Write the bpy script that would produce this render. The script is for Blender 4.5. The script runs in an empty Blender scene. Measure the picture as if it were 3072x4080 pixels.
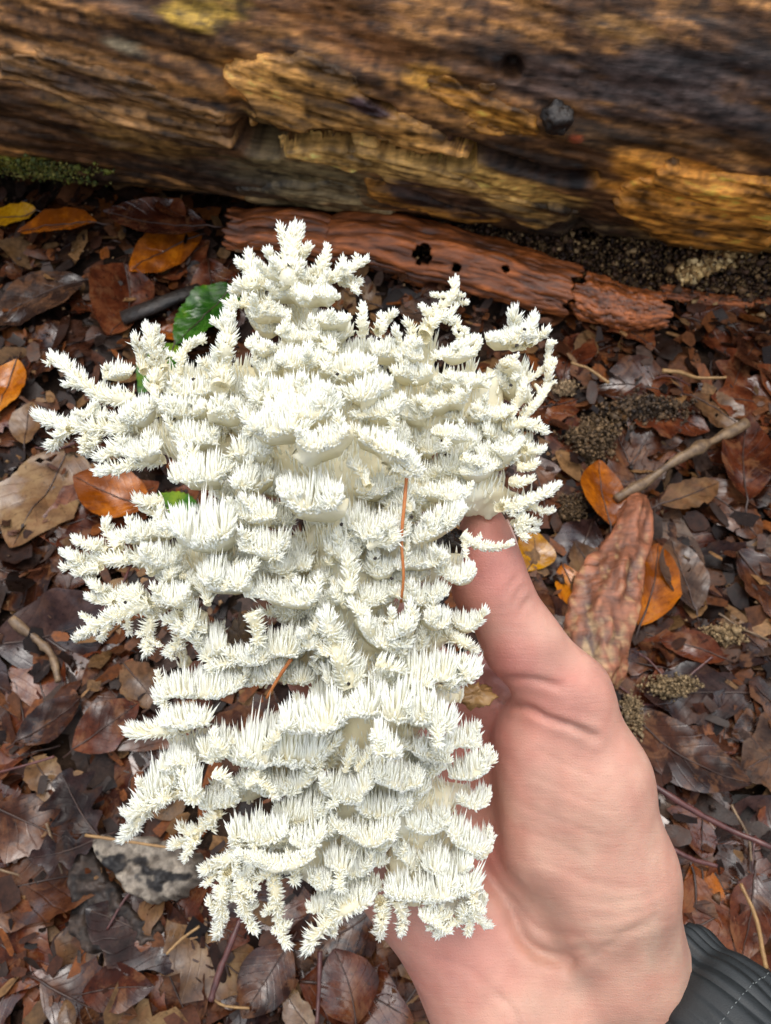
import bpy, math, random
import numpy as np
from mathutils import Vector

rnd = random.Random(7)
rng = np.random.default_rng(7)
sc = bpy.context.scene
COL = sc.collection

# ------------------------------------------------------------------ camera
F_PX = 2951.0                      # focal length in photograph pixels (3072 x 4080)
PITCH = math.radians(62.0)         # looking down
CAM = np.array([0.0, 0.0, 0.60])
FW = np.array([0.0, math.cos(PITCH), -math.sin(PITCH)])
UP = np.array([0.0, math.sin(PITCH), math.cos(PITCH)])
RT = np.array([1.0, 0.0, 0.0])
D0 = 0.235                         # distance of the held fungus
cam_d = bpy.data.cameras.new('camera')
cam = bpy.data.objects.new('camera', cam_d)
COL.objects.link(cam)
cam.location = CAM
cam.rotation_euler = (math.radians(90) - PITCH, 0, 0)
cam_d.sensor_fit = 'VERTICAL'
cam_d.sensor_height = 9.6
cam_d.sensor_width = 7.2
cam_d.lens = 9.6 * F_PX / 4080.0
cam_d.clip_start = 0.01
cam_d.clip_end = 200
cam_d.dof.use_dof = True
cam_d.dof.focus_distance = D0 - 0.002
cam_d.dof.aperture_fstop = 7.5
sc.camera = cam

# ------------------------------------------------------------------ sky and sun
SUN_EL, SUN_ROT = math.radians(76), math.radians(0)
w = bpy.data.worlds.new('World')
sc.world = w
w.use_nodes = True
nt = w.node_tree
bg = nt.nodes['Background']
sky = nt.nodes.new('ShaderNodeTexSky')
sky.sky_type = 'NISHITA'
sky.sun_disc = False
sky.sun_elevation = SUN_EL
sky.sun_rotation = SUN_ROT
sky.dust_density = 4.0
hs = nt.nodes.new('ShaderNodeHueSaturation')      # overcast: a paler sky
hs.inputs['Saturation'].default_value = 0.45
nt.links.new(sky.outputs[0], hs.inputs['Color'])
nt.links.new(hs.outputs[0], bg.inputs[0])
bg.inputs[1].default_value = 0.15
sd = bpy.data.lights.new('sun', 'SUN')
sun = bpy.data.objects.new('sun', sd)
COL.objects.link(sun)
sd.energy = 0.55
sd.angle = math.radians(90)
sd.color = (0.97, 1.0, 0.94)
sdir = Vector((math.sin(SUN_ROT) * math.cos(SUN_EL), math.cos(SUN_ROT) * math.cos(SUN_EL), math.sin(SUN_EL)))
sun.rotation_euler = sdir.to_track_quat('Z', 'Y').to_euler()
sun.location = (0, 0, 5)

sc.cycles.max_bounces = 18
sc.cycles.diffuse_bounces = 14
sc.cycles.transmission_bounces = 12
vs = sc.view_settings
vs.view_transform = 'Standard'
vs.look = 'None'
vs.exposure = 1.06
vs.gamma = 1.0

# ------------------------------------------------------------------ helpers
def lin(r, g, b):
    f = lambda c: c / 12.92 if c <= 0.04045 else ((c + 0.055) / 1.055) ** 2.4
    return (f(r / 255.0), f(g / 255.0), f(b / 255.0), 1.0)

def ray(px, py):
    px = np.asarray(px, float); py = np.asarray(py, float)
    return FW + ((px - 1536.0) / F_PX)[..., None] * RT + ((2040.0 - py) / F_PX)[..., None] * UP

def ground(px, py, z=0.0):
    d = ray(px, py)
    t = (z - CAM[2]) / d[..., 2]
    return CAM + d * t[..., None]

def held(px, py, dz):
    """point of the held things: pixel direction, dz metres nearer than the held plane"""
    return CAM + ray(px, py) * (D0 - np.asarray(dz, float))[..., None]

def project(P):
    v = P - CAM
    dep = v @ FW
    return 1536.0 + F_PX * (v @ RT) / dep, 2040.0 - F_PX * (v @ UP) / dep, dep

def _hash(i, j, k, seed):
    n = (i * 374761393 + j * 668265263 + k * 2147483647 + seed * 1274126177) & 0x7fffffff
    n = ((n ^ (n >> 13)) * 1274126177) & 0x7fffffff
    return ((n ^ (n >> 16)) & 0xffff) / 65535.0

def noise3(P, seed=0):
    P = np.asarray(P, float)
    I = np.floor(P).astype(np.int64)
    f = P - I
    u = f * f * (3 - 2 * f)
    r = 0
    for a in (0, 1):
        for b in (0, 1):
            for c in (0, 1):
                wgt = (u[..., 0] if a else 1 - u[..., 0]) * (u[..., 1] if b else 1 - u[..., 1]) * (u[..., 2] if c else 1 - u[..., 2])
                r = r + wgt * _hash(I[..., 0] + a, I[..., 1] + b, I[..., 2] + c, seed)
    return r * 2 - 1

def fbm(P, seed=0, octaves=4, gain=0.5):
    P = np.asarray(P, float)
    r, a = 0, 1.0
    for o in range(octaves):
        r = r + a * noise3(P * 2 ** o, seed + o * 17)
        a *= gain
    return r

def noise2(x, y, sc_=1.0, seed=0, octaves=3):
    x = np.asarray(x, float); y = np.asarray(y, float)
    return fbm(np.stack([x * sc_, y * sc_, np.full_like(x, 0.37)], -1), seed, octaves)

def sstep(a, b, x):
    t = np.clip((x - a) / (b - a), 0, 1)
    return t * t * (3 - 2 * t)

def mesh_obj(name, V, Fc, mat=None, parent=None, smooth=True, col=None, uv=None):
    me = bpy.data.meshes.new(name)
    V = np.asarray(V, np.float32)
    if isinstance(Fc, np.ndarray):
        n, k = Fc.shape
        me.vertices.add(len(V)); me.vertices.foreach_set('co', V.ravel())
        me.loops.add(n * k); me.loops.foreach_set('vertex_index', Fc.astype(np.int32).ravel())
        me.polygons.add(n)
        me.polygons.foreach_set('loop_start', np.arange(0, n * k, k, dtype=np.int32))
        me.update(calc_edges=True)
    else:
        me.from_pydata([tuple(map(float, v)) for v in V], [], [tuple(int(i) for i in f) for f in Fc])
    if smooth:
        me.polygons.foreach_set('use_smooth', np.ones(len(me.polygons), bool))
    if col is not None:
        a = me.color_attributes.new('col', 'FLOAT_COLOR', 'POINT')
        c = np.ones((len(V), 4), np.float32); c[:, :3] = col
        a.data.foreach_set('color', c.ravel())
    if uv is not None:
        l = me.uv_layers.new(name='UVMap')
        vi = np.empty(len(me.loops), np.int32); me.loops.foreach_get('vertex_index', vi)
        l.data.foreach_set('uv', np.asarray(uv, np.float32)[vi].ravel())
    if mat: me.materials.append(mat)
    if not isinstance(Fc, np.ndarray): me.validate()
    o = bpy.data.objects.new(name, me)
    COL.objects.link(o)
    if parent: o.parent = parent
    return o

def tag(o, label=None, cat=None, group=None, kind=None):
    if label: o['label'] = label
    if cat: o['category'] = cat
    if group: o['group'] = group
    if kind: o['kind'] = kind
    return o

def empty(name, loc=(0, 0, 0)):
    o = bpy.data.objects.new(name, None)
    COL.objects.link(o)
    o.empty_display_size = 0.02
    o.location = loc
    return o

def grid_faces(nu, nv):
    i, j = np.meshgrid(np.arange(nu - 1), np.arange(nv - 1), indexing='ij')
    a = (i * nv + j).ravel()
    return np.stack([a, a + nv, a + nv + 1, a + 1], 1)

def catmull(pts, n):
    P = np.asarray(pts, float)
    if len(P) == 2:
        t = np.linspace(0, 1, n)[:, None]
        return P[0] * (1 - t) + P[1] * t
    Q = np.vstack([2 * P[0] - P[1], P, 2 * P[-1] - P[-2]])
    seg = np.linalg.norm(np.diff(P[:, :2], axis=0), axis=1)
    cum = np.concatenate([[0], np.cumsum(seg)]); cum /= cum[-1]
    out = []
    for t in np.linspace(0, 1, n):
        k = min(np.searchsorted(cum, t, 'right') - 1, len(P) - 2)
        u = (t - cum[k]) / (cum[k + 1] - cum[k] + 1e-12)
        p0, p1, p2, p3 = Q[k], Q[k + 1], Q[k + 2], Q[k + 3]
        out.append(0.5 * (2 * p1 + (p2 - p0) * u + (2 * p0 - 5 * p1 + 4 * p2 - p3) * u * u + (3 * p1 - p0 - 3 * p2 + p3) * u ** 3))
    return np.array(out)

def tube(pts, radii, ns=8, jitter=0.0, seed=0, flat=1.0):
    """closed tube along 3-D points; returns V, faces (tris/quads list)"""
    P = np.asarray(pts, float); n = len(P)
    R = np.broadcast_to(np.asarray(radii, float), (n,)).copy()
    T = np.gradient(P, axis=0); T /= np.linalg.norm(T, axis=1)[:, None] + 1e-12
    ref = np.array([0.13, 0.21, 0.97])
    if abs(T[0] @ ref) > 0.9: ref = np.array([0.95, 0.2, 0.1])
    A = np.cross(T, ref); A /= np.linalg.norm(A, axis=1)[:, None] + 1e-12
    B = np.cross(T, A)
    th = np.linspace(0, 2 * np.pi, ns, endpoint=False)
    V = P[:, None] + R[:, None, None] * (np.cos(th)[None, :, None] * A[:, None] + flat * np.sin(th)[None, :, None] * B[:, None])
    if jitter:
        V = V + (noise3(V * (0.7 / max(R.max(), 1e-5)), seed) * jitter * R[:, None])[..., None] * ((V - P[:, None]) / (R[:, None, None] + 1e-9))
    V = V.reshape(-1, 3)
    Fq = []
    for i in range(n - 1):
        for j in range(ns):
            a = i * ns + j; b = i * ns + (j + 1) % ns
            Fq.append((a, b, b + ns, a + ns))
    Fq.append(tuple(range(ns))[::-1]); Fq.append(tuple((n - 1) * ns + j for j in range(ns)))
    return V, Fq

def surface_nets(d, origin, h):
    """isosurface of d<0 inside"""
    nx, ny, nz = d.shape
    s = d < 0
    c = [(a, b, e) for a in (0, 1) for b in (0, 1) for e in (0, 1)]
    sl = lambda o: (slice(o[0], nx - 1 + o[0]), slice(o[1], ny - 1 + o[1]), slice(o[2], nz - 1 + o[2]))
    cnt = sum(s[sl(o)].astype(np.int8) for o in c)
    mix = (cnt > 0) & (cnt < 8)
    idx = -np.ones(mix.shape, np.int64)
    cells = np.argwhere(mix); idx[mix] = np.arange(len(cells))
    acc = np.zeros((len(cells), 3)); num = np.zeros(len(cells))
    for a in c:
        for ax in range(3):
            if a[ax] == 0:
                b = list(a); b[ax] = 1
                va = d[cells[:, 0] + a[0], cells[:, 1] + a[1], cells[:, 2] + a[2]]
                vb = d[cells[:, 0] + b[0], cells[:, 1] + b[1], cells[:, 2] + b[2]]
                m = (va < 0) != (vb < 0)
                t = np.where(m, va / np.where(m, va - vb, 1), 0)
                p = np.tile(np.array(a, float), (len(cells), 1)); p[:, ax] += t
                acc[m] += p[m]; num[m] += 1
    V = origin + (cells + acc / num[:, None]) * h
    faces = []
    for ax in range(3):
        o1, o2 = (ax + 1) % 3, (ax + 2) % 3
        lo = [slice(None)] * 3; hi = [slice(None)] * 3
        lo[ax] = slice(0, -1); hi[ax] = slice(1, None)
        e = np.argwhere(s[tuple(lo)] != s[tuple(hi)])
        e = e[(e[:, o1] > 0) & (e[:, o2] > 0) & (e[:, o1] < d.shape[o1] - 1) & (e[:, o2] < d.shape[o2] - 1)]
        ins = s[e[:, 0], e[:, 1], e[:, 2]]
        q = []
        for (da, db) in ((0, 0), (-1, 0), (-1, -1), (0, -1)):
            cc = e.copy(); cc[:, o1] += da; cc[:, o2] += db
            q.append(idx[cc[:, 0], cc[:, 1], cc[:, 2]])
        q = np.stack(q, 1)
        q[~ins] = q[~ins][:, ::-1]
        faces.append(q)
    Fq = np.vstack(faces)
    return V, Fq[(Fq >= 0).all(1)]

def vert_normals(V, Fq):
    n = np.cross(V[Fq[:, 2]] - V[Fq[:, 0]], V[Fq[:, 3]] - V[Fq[:, 1]])
    N = np.zeros_like(V)
    for k in range(4): np.add.at(N, Fq[:, k], n)
    return N / (np.linalg.norm(N, axis=1)[:, None] + 1e-12)

def laplace(V, Fq, it=2, lam=0.5):
    E = np.vstack([Fq[:, [0, 1]], Fq[:, [1, 2]], Fq[:, [2, 3]], Fq[:, [3, 0]]])
    for _ in range(it):
        S = np.zeros_like(V); c = np.zeros(len(V))
        np.add.at(S, E[:, 0], V[E[:, 1]]); np.add.at(c, E[:, 0], 1)
        np.add.at(S, E[:, 1], V[E[:, 0]]); np.add.at(c, E[:, 1], 1)
        V = V + lam * (S / c[:, None] - V)
    return V

# ------------------------------------------------------------------ materials
def new_mat(name):
    m = bpy.data.materials.new(name); m.use_nodes = True
    n = m.node_tree.nodes; l = m.node_tree.links
    return m, n, l, n['Principled BSDF']

def add(n, t, **kw):
    x = n.new(t)
    for k, v in kw.items():
        if k in x.inputs: x.inputs[k].default_value = v
        else: setattr(x, k, v)
    return x

def ramp(n, stops):
    r = n.new('ShaderNodeValToRGB')
    e = r.color_ramp.elements
    while len(e) < len(stops): e.new(0.5)
    for el, (p, c) in zip(e, stops):
        el.position = p; el.color = c if len(c) == 4 else (*c, 1)
    return r

def mat_vcol(name, rough=(0.3, 0.6), bump=0.3, scale=400, var=0.5, spec=0.5, bdist=0.001, stretch=None):
    """colour from the mesh's own colour attribute, plus fine procedural mottling and relief"""
    m, n, l, p = new_mat(name)
    a = add(n, 'ShaderNodeVertexColor', layer_name='col')
    tc = n.new('ShaderNodeTexCoord')
    src = tc.outputs['Object']
    if stretch:
        mp = n.new('ShaderNodeMapping'); mp.inputs['Scale'].default_value = stretch[0]; mp.inputs['Rotation'].default_value = stretch[1]
        l.new(src, mp.inputs['Vector']); src = mp.outputs[0]
    nz = add(n, 'ShaderNodeTexNoise', Scale=scale, Detail=8.0, Roughness=0.68)
    l.new(src, nz.inputs['Vector'])
    mr = add(n, 'ShaderNodeMapRange'); mr.inputs[1].default_value = 0.3; mr.inputs[2].default_value = 0.7
    mr.inputs[3].default_value = 1 - var; mr.inputs[4].default_value = 1 + var
    l.new(nz.outputs['Fac'], mr.inputs[0])
    mx = add(n, 'ShaderNodeVectorMath', operation='MULTIPLY')
    l.new(a.outputs['Color'], mx.inputs[0]); l.new(mr.outputs[0], mx.inputs[1])
    l.new(mx.outputs[0], p.inputs['Base Color'])
    nr = add(n, 'ShaderNodeTexNoise', Scale=scale * 0.25, Detail=4.0)
    l.new(src, nr.inputs['Vector'])
    mr2 = add(n, 'ShaderNodeMapRange'); mr2.inputs[1].default_value = 0.35; mr2.inputs[2].default_value = 0.65
    mr2.inputs[3].default_value = rough[0]; mr2.inputs[4].default_value = rough[1]
    l.new(nr.outputs['Fac'], mr2.inputs[0]); l.new(mr2.outputs[0], p.inputs['Roughness'])
    p.inputs['Specular IOR Level'].default_value = spec
    b = add(n, 'ShaderNodeBump', Strength=bump, Distance=bdist)
    l.new(nz.outputs['Fac'], b.inputs['Height']); l.new(b.outputs[0], p.inputs['Normal'])
    return m

def mat_leaf(name, c_dark, c_mid, c_light, vein, rough=(0.16, 0.5), seed=0.0, mott=34, patch=0.45):
    m, n, l, p = new_mat(name)
    tc = n.new('ShaderNodeTexCoord')
    oi = n.new('ShaderNodeObjectInfo')
    # offset the mottling per leaf
    off = add(n, 'ShaderNodeVectorMath', operation='MULTIPLY_ADD')
    cmb = n.new('ShaderNodeCombineXYZ')
    for k in range(3): l.new(oi.outputs['Random'], cmb.inputs[k])
    l.new(cmb.outputs[0], off.inputs[0]); off.inputs[1].default_value = (37, 19, 53); l.new(tc.outputs['Object'], off.inputs[2])
    nz = add(n, 'ShaderNodeTexNoise', Scale=mott, Detail=7.0, Roughness=0.65)
    l.new(off.outputs[0], nz.inputs['Vector'])
    hv = add(n, 'ShaderNodeMath', operation='MULTIPLY_ADD'); hv.inputs[1].default_value = 0.16; hv.inputs[2].default_value = -0.10
    l.new(oi.outputs['Random'], hv.inputs[0])
    ad = add(n, 'ShaderNodeMath', operation='ADD'); l.new(nz.outputs['Fac'], ad.inputs[0]); l.new(hv.outputs[0], ad.inputs[1])
    rp = ramp(n, [(0.36, c_dark), (0.5, c_mid), (0.64, c_light)])
    l.new(ad.outputs[0], rp.inputs['Fac'])
    # small decay spots
    sp = add(n, 'ShaderNodeTexNoise', Scale=330.0, Detail=3.0); l.new(off.outputs[0], sp.inputs['Vector'])
    rs = ramp(n, [(0.60, (0, 0, 0, 1)), (0.70, (1, 1, 1, 1))]); l.new(sp.outputs['Fac'], rs.inputs['Fac'])
    mx = add(n, 'ShaderNodeMixRGB', blend_type='MIX'); mx.inputs[2].default_value = tuple(0.45 * c for c in c_dark[:3]) + (1,)
    mfac = add(n, 'ShaderNodeMath', operation='MULTIPLY'); mfac.inputs[1].default_value = 0.6
    l.new(rs.outputs[0], mfac.inputs[0]); l.new(mfac.outputs[0], mx.inputs[0]); l.new(rp.outputs[0], mx.inputs[1])
    # bleached decay patches
    dp = add(n, 'ShaderNodeTexNoise', Scale=48.0, Detail=6.0, Roughness=0.7); dp.inputs['Distortion'].default_value = 0.6; l.new(off.outputs[0], dp.inputs['Vector'])
    rd = ramp(n, [(0.51, (0, 0, 0, 1)), (0.60, (1, 1, 1, 1))]); l.new(dp.outputs['Fac'], rd.inputs['Fac'])
    md_ = add(n, 'ShaderNodeMath', operation='MULTIPLY'); md_.inputs[1].default_value = patch; l.new(rd.outputs[0], md_.inputs[0])
    mp2 = add(n, 'ShaderNodeMixRGB', blend_type='MIX'); mp2.inputs[2].default_value = lin(110, 74, 48); l.new(md_.outputs[0], mp2.inputs[0]); l.new(mx.outputs[0], mp2.inputs[1])
    mx = mp2
    # veins from the blade's own uv: u along, v across (-1..1 stored as 0..1)
    uvs = n.new('ShaderNodeSeparateXYZ'); l.new(tc.outputs['UV'], uvs.inputs[0])
    vv = add(n, 'ShaderNodeMath', operation='SUBTRACT'); vv.inputs[1].default_value = 0.5; l.new(uvs.outputs[1], vv.inputs[0])
    va = add(n, 'ShaderNodeMath', operation='ABSOLUTE'); l.new(vv.outputs[0], va.inputs[0])
    k1 = add(n, 'ShaderNodeMath', operation='MULTIPLY'); k1.inputs[1].default_value = 0.62; l.new(va.outputs[0], k1.inputs[0])
    ph = add(n, 'ShaderNodeMath', operation='SUBTRACT'); l.new(uvs.outputs[0], ph.inputs[0]); l.new(k1.outputs[0], ph.inputs[1])
    k2 = add(n, 'ShaderNodeMath', operation='MULTIPLY'); k2.inputs[1].default_value = 8.0; l.new(ph.outputs[0], k2.inputs[0])
    fr = add(n, 'ShaderNodeMath', operation='PINGPONG'); fr.inputs[1].default_value = 0.5; l.new(k2.outputs[0], fr.inputs[0])
    rv = ramp(n, [(0.0, (1, 1, 1, 1)), (0.09, (0, 0, 0, 1))]); l.new(fr.outputs[0], rv.inputs['Fac'])
    mv = add(n, 'ShaderNodeMixRGB', blend_type='MIX'); mv.inputs[2].default_value = vein
    mvf = add(n, 'ShaderNodeMath', operation='MULTIPLY'); mvf.inputs[1].default_value = 0.28
    l.new(rv.outputs[0], mvf.inputs[0]); l.new(mvf.outputs[0], mv.inputs[0]); l.new(mx.outputs[0], mv.inputs[1])
    l.new(mv.outputs[0], p.inputs['Base Color'])
    nr = add(n, 'ShaderNodeTexNoise', Scale=55.0, Detail=4.0); l.new(off.outputs[0], nr.inputs['Vector'])
    mr = add(n, 'ShaderNodeMapRange'); mr.inputs[1].default_value = 0.35; mr.inputs[2].default_value = 0.65
    mr.inputs[3].default_value = rough[0]; mr.inputs[4].default_value = rough[1]
    l.new(nr.outputs['Fac'], mr.inputs[0]); l.new(mr.outputs[0], p.inputs['Roughness'])
    b = add(n, 'ShaderNodeBump', Strength=0.35, Distance=0.0008)
    nb = add(n, 'ShaderNodeTexNoise', Scale=240.0, Detail=4.0); l.new(off.outputs[0], nb.inputs['Vector'])
    l.new(nb.outputs['Fac'], b.inputs['Height'])
    b2 = add(n, 'ShaderNodeBump', Strength=0.22, Distance=0.001); b2.invert = True
    l.new(rv.outputs[0], b2.inputs['Height']); l.new(b.outputs[0], b2.inputs['Normal'])
    l.new(b2.outputs[0], p.inputs['Normal'])
    ws = add(n, 'ShaderNodeTexNoise', Scale=22.0, Detail=3.0); l.new(off.outputs[0], ws.inputs['Vector'])
    mw = add(n, 'ShaderNodeMapRange'); mw.inputs[1].default_value = 0.50; mw.inputs[2].default_value = 0.64
    mw.inputs[3].default_value = 0.10; mw.inputs[4].default_value = 0.75
    l.new(ws.outputs['Fac'], mw.inputs[0]); l.new(mw.outputs[0], p.inputs['Specular IOR Level'])
    return m

def mat_plain(name, c1, c2, scale=80, rough=0.5, bump=0.2, bdist=0.0008, spec=0.5):
    m, n, l, p = new_mat(name)
    tc = n.new('ShaderNodeTexCoord')
    nz = add(n, 'ShaderNodeTexNoise', Scale=scale, Detail=6.0, Roughness=0.65); l.new(tc.outputs['Object'], nz.inputs['Vector'])
    rp = ramp(n, [(0.35, c1), (0.65, c2)]); l.new(nz.outputs['Fac'], rp.inputs['Fac']); l.new(rp.outputs[0], p.inputs['Base Color'])
    p.inputs['Roughness'].default_value = rough
    p.inputs['Specular IOR Level'].default_value = spec
    b = add(n, 'ShaderNodeBump', Strength=bump, Distance=bdist); l.new(nz.outputs['Fac'], b.inputs['Height']); l.new(b.outputs[0], p.inputs['Normal'])
    return m

def mat_fungus(name, c1, c2, trans, attr=False):
    m, n, l, p = new_mat(name)
    tc = n.new('ShaderNodeTexCoord')
    nz = add(n, 'ShaderNodeTexNoise', Scale=45.0, Detail=5.0); l.new(tc.outputs['Object'], nz.inputs['Vector'])
    rp = ramp(n, [(0.35, c1), (0.65, c2)]); l.new(nz.outputs['Fac'], rp.inputs['Fac']); l.new(rp.outputs[0], p.inputs['Base Color'])
    p.inputs['Roughness'].default_value = 0.45
    p.inputs['Specular IOR Level'].default_value = 0.3
    nb = add(n, 'ShaderNodeTexNoise', Scale=900.0, Detail=3.0); l.new(tc.outputs['Object'], nb.inputs['Vector'])
    b = add(n, 'ShaderNodeBump', Strength=0.2, Distance=0.0004); l.new(nb.outputs['Fac'], b.inputs['Height']); l.new(b.outputs[0], p.inputs['Normal'])
    if attr:                                     # cream at the root of a spine, white towards its point
        va_ = add(n, 'ShaderNodeVertexColor', layer_name='col'); l.new(va_.outputs['Color'], p.inputs['Base Color'])
    tr = n.new('ShaderNodeBsdfTranslucent'); tr.inputs['Color'].default_value = (0.975, 0.97, 0.86, 1)
    mx = n.new('ShaderNodeMixShader'); mx.inputs[0].default_value = trans
    l.new(p.outputs[0], mx.inputs[1]); l.new(tr.outputs[0], mx.inputs[2])
    l.new(mx.outputs[0], n['Material Output'].inputs['Surface'])
    return m

M = {}
M['spine'] = mat_fungus('fungus_spine', (0.95, 0.94, 0.87, 1), (0.97, 0.965, 0.91, 1), 0.42, True)
M['flesh'] = mat_fungus('fungus_flesh', (0.91, 0.82, 0.56, 1), (0.94, 0.90, 0.72, 1), 0.3)
M['soil'] = mat_plain('soil', (0.010, 0.006, 0.004, 1), (0.045, 0.026, 0.016, 1), 60, 0.95, 0.8, 0.004, 0.15)
M['wood'] = mat_vcol('rotting_wood', (0.28, 0.6), 0.5, 190, 0.5, 0.3, 0.003, ((0.22, 1, 1), (0, 0, 0)))
M['crumb'] = mat_vcol('wood_crumbs', (0.4, 0.8), 0.4, 500, 0.35, 0.35)
M['bark'] = mat_vcol('wet_bark', (0.22, 0.6), 0.7, 190, 0.6, 0.5, 0.002, ((0.2, 1, 1), (0, 0, 0)))
M['litter'] = mat_vcol('litter_fragments', (0.2, 0.6), 0.4, 220, 0.6, 0.18)

LEAFC = {
    'dark brown':   [(42, 19, 11), (76, 40, 24), (112, 66, 40), (30, 15, 10)],
    'red-brown':    [(66, 27, 14), (110, 52, 28), (150, 84, 48), (50, 22, 13)],
    'grey-brown':   [(62, 42, 34), (104, 76, 60), (142, 112, 90), (46, 32, 26)],
    'tan':          [(98, 66, 40), (146, 106, 68), (182, 144, 98), (88, 56, 34)],
    'orange':       [(120, 58, 10), (178, 96, 14), (206, 126, 26), (120, 60, 14)],
    'yellow':       [(140, 88, 8), (190, 132, 14), (214, 160, 30), (150, 96, 20)],
    'purple-black': [(26, 15, 14), (50, 32, 29), (74, 52, 46), (28, 17, 15)],
    'green':        [(28, 66, 16), (58, 104, 26), (118, 140, 30), (92, 126, 56)],
}
for k, (a, b, c, v) in LEAFC.items():
    dk_ = {'grey-brown': .60, 'tan': .66, 'red-brown': .68, 'dark brown': .70, 'orange': .82, 'yellow': .84}.get(k, .86)
    a, b, c, v = [tuple(q * dk_ for q in w_) for w_ in (a, b, c, v)]
    M[k] = mat_leaf('leaf_' + k.replace(' ', '_').replace('-', '_'), lin(*a), lin(*b), lin(*c), lin(*v),
                    rough=(0.2, 0.55) if k == 'tan' else ((0.05, 0.30) if k in ('dark brown', 'purple-black', 'grey-brown') else (0.07, 0.34)),
                    patch={'orange': .15, 'yellow': .1, 'green': .0, 'purple-black': .12, 'dark brown': .42, 'red-brown': .5}.get(k, .4))
M['rib'] = mat_plain('leaf_rib', lin(36, 20, 14), lin(62, 38, 25), 90, 0.4)
M['straw'] = mat_plain('straw', lin(120, 88, 50), lin(152, 118, 72), 120, 0.5)
M['stalk'] = mat_plain('leaf_stalk', lin(56, 28, 26), lin(92, 52, 46), 120, 0.3)
M['twig'] = mat_plain('twig_bark', lin(70, 52, 36), lin(122, 98, 70), 120, 0.5, 0.6, 0.001)
M['needle'] = mat_plain('dry_needle', lin(158, 86, 38), lin(190, 118, 62), 150, 0.45)
M['dirt'] = mat_plain('dirt', lin(14, 9, 7), lin(52, 36, 24), 300, 0.5, 0.6, 0.001)
M['blackbark'] = mat_plain('black_bark', lin(16, 13, 11), lin(48, 40, 34), 90, 0.45, 0.9, 0.003)

# ------------------------------------------------------------------ ground
def hm(x, y):
    """the uneven surface of the litter"""
    return 0.011 * noise2(x, y, 9.0, 3, 2) + 0.005 * noise2(x, y, 26.0, 5, 2)

def axis_coords(lo, hi, step, far):
    c = np.arange(lo, hi + step / 2, step)
    ext = [step * 1.6 ** k for k in range(1, 18)]
    a = lo - np.cumsum(ext); b = hi + np.cumsum(ext)
    return np.concatenate([a[a > -far][::-1], c, b[b < far]])
gx = axis_coords(-0.75, 0.75, 0.009, 45); gy = axis_coords(-0.45, 1.15, 0.009, 45)
X, Y = np.meshgrid(gx, gy, indexing='ij')
Z = hm(X, Y) - 0.012 + 0.003 * noise2(X, Y, 80, 9, 2)
g = mesh_obj('ground', np.stack([X, Y, Z], -1).reshape(-1, 3), grid_faces(len(gx), len(gy)), M['soil'])
tag(g, kind='structure')

# ------------------------------------------------------------------ fallen log
LR = 0.205
LH = LR - 0.03
def log_foot(px, py):
    gp = ground(px, py); e = math.atan2(CAM[2], gp[1])
    return np.array([gp[0], gp[1] + (LR - LH * math.cos(e)) / math.sin(e), LH])
A0 = log_foot(0, 675); A1 = log_foot(3072, 1010)
LDIR = (A1 - A0) / np.linalg.norm(A1 - A0)
LC = (A0 + A1) / 2
LN = np.array([LDIR[1], -LDIR[0], 0.0])
if LN[1] > 0: LN = -LN                       # horizontal, towards the camera
LZ = np.array([0, 0, 1.0])

def log_hit(px, py):
    """pixel -> (s along, phi around) on the log; phi = 0 faces the camera, + up"""
    d = ray(np.asarray(px, float), np.asarray(py, float)); o = CAM - LC
    on, oz = o @ LN, o @ LZ
    dn, dzz = d @ LN, d @ LZ
    a = dn ** 2 + dzz ** 2; b = 2 * (on * dn + oz * dzz); c = on ** 2 + oz ** 2 - LR ** 2
    disc = np.maximum(b * b - 4 * a * c, 0)
    t = (-b - np.sqrt(disc)) / (2 * a)
    P = o + d * t[..., None]
    return P @ LDIR, np.arctan2(P @ LZ, P @ LN)

def log_pt(s, phi, r):
    return LC + s[..., None] * LDIR + (r * np.cos(phi))[..., None] * LN + (r * np.sin(phi))[..., None] * LZ

def log_rough(s, t):
    """surface relief in metres; s along, t = arc length; grain runs down to the right"""
    g_ = t + 0.16 * s
    q = np.stack([s * 9, g_ * 46, np.zeros_like(s)], -1)
    q2 = np.stack([s * 26, g_ * 190, np.zeros_like(s) + 3.3], -1)
    q3 = np.stack([s * 4.5, g_ * 11, np.zeros_like(s) + 7.7], -1)
    return 0.0042 * fbm(q, 21, 3) + 0.0015 * fbm(q2, 31, 3) + 0.007 * fbm(q3, 41, 2)

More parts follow.
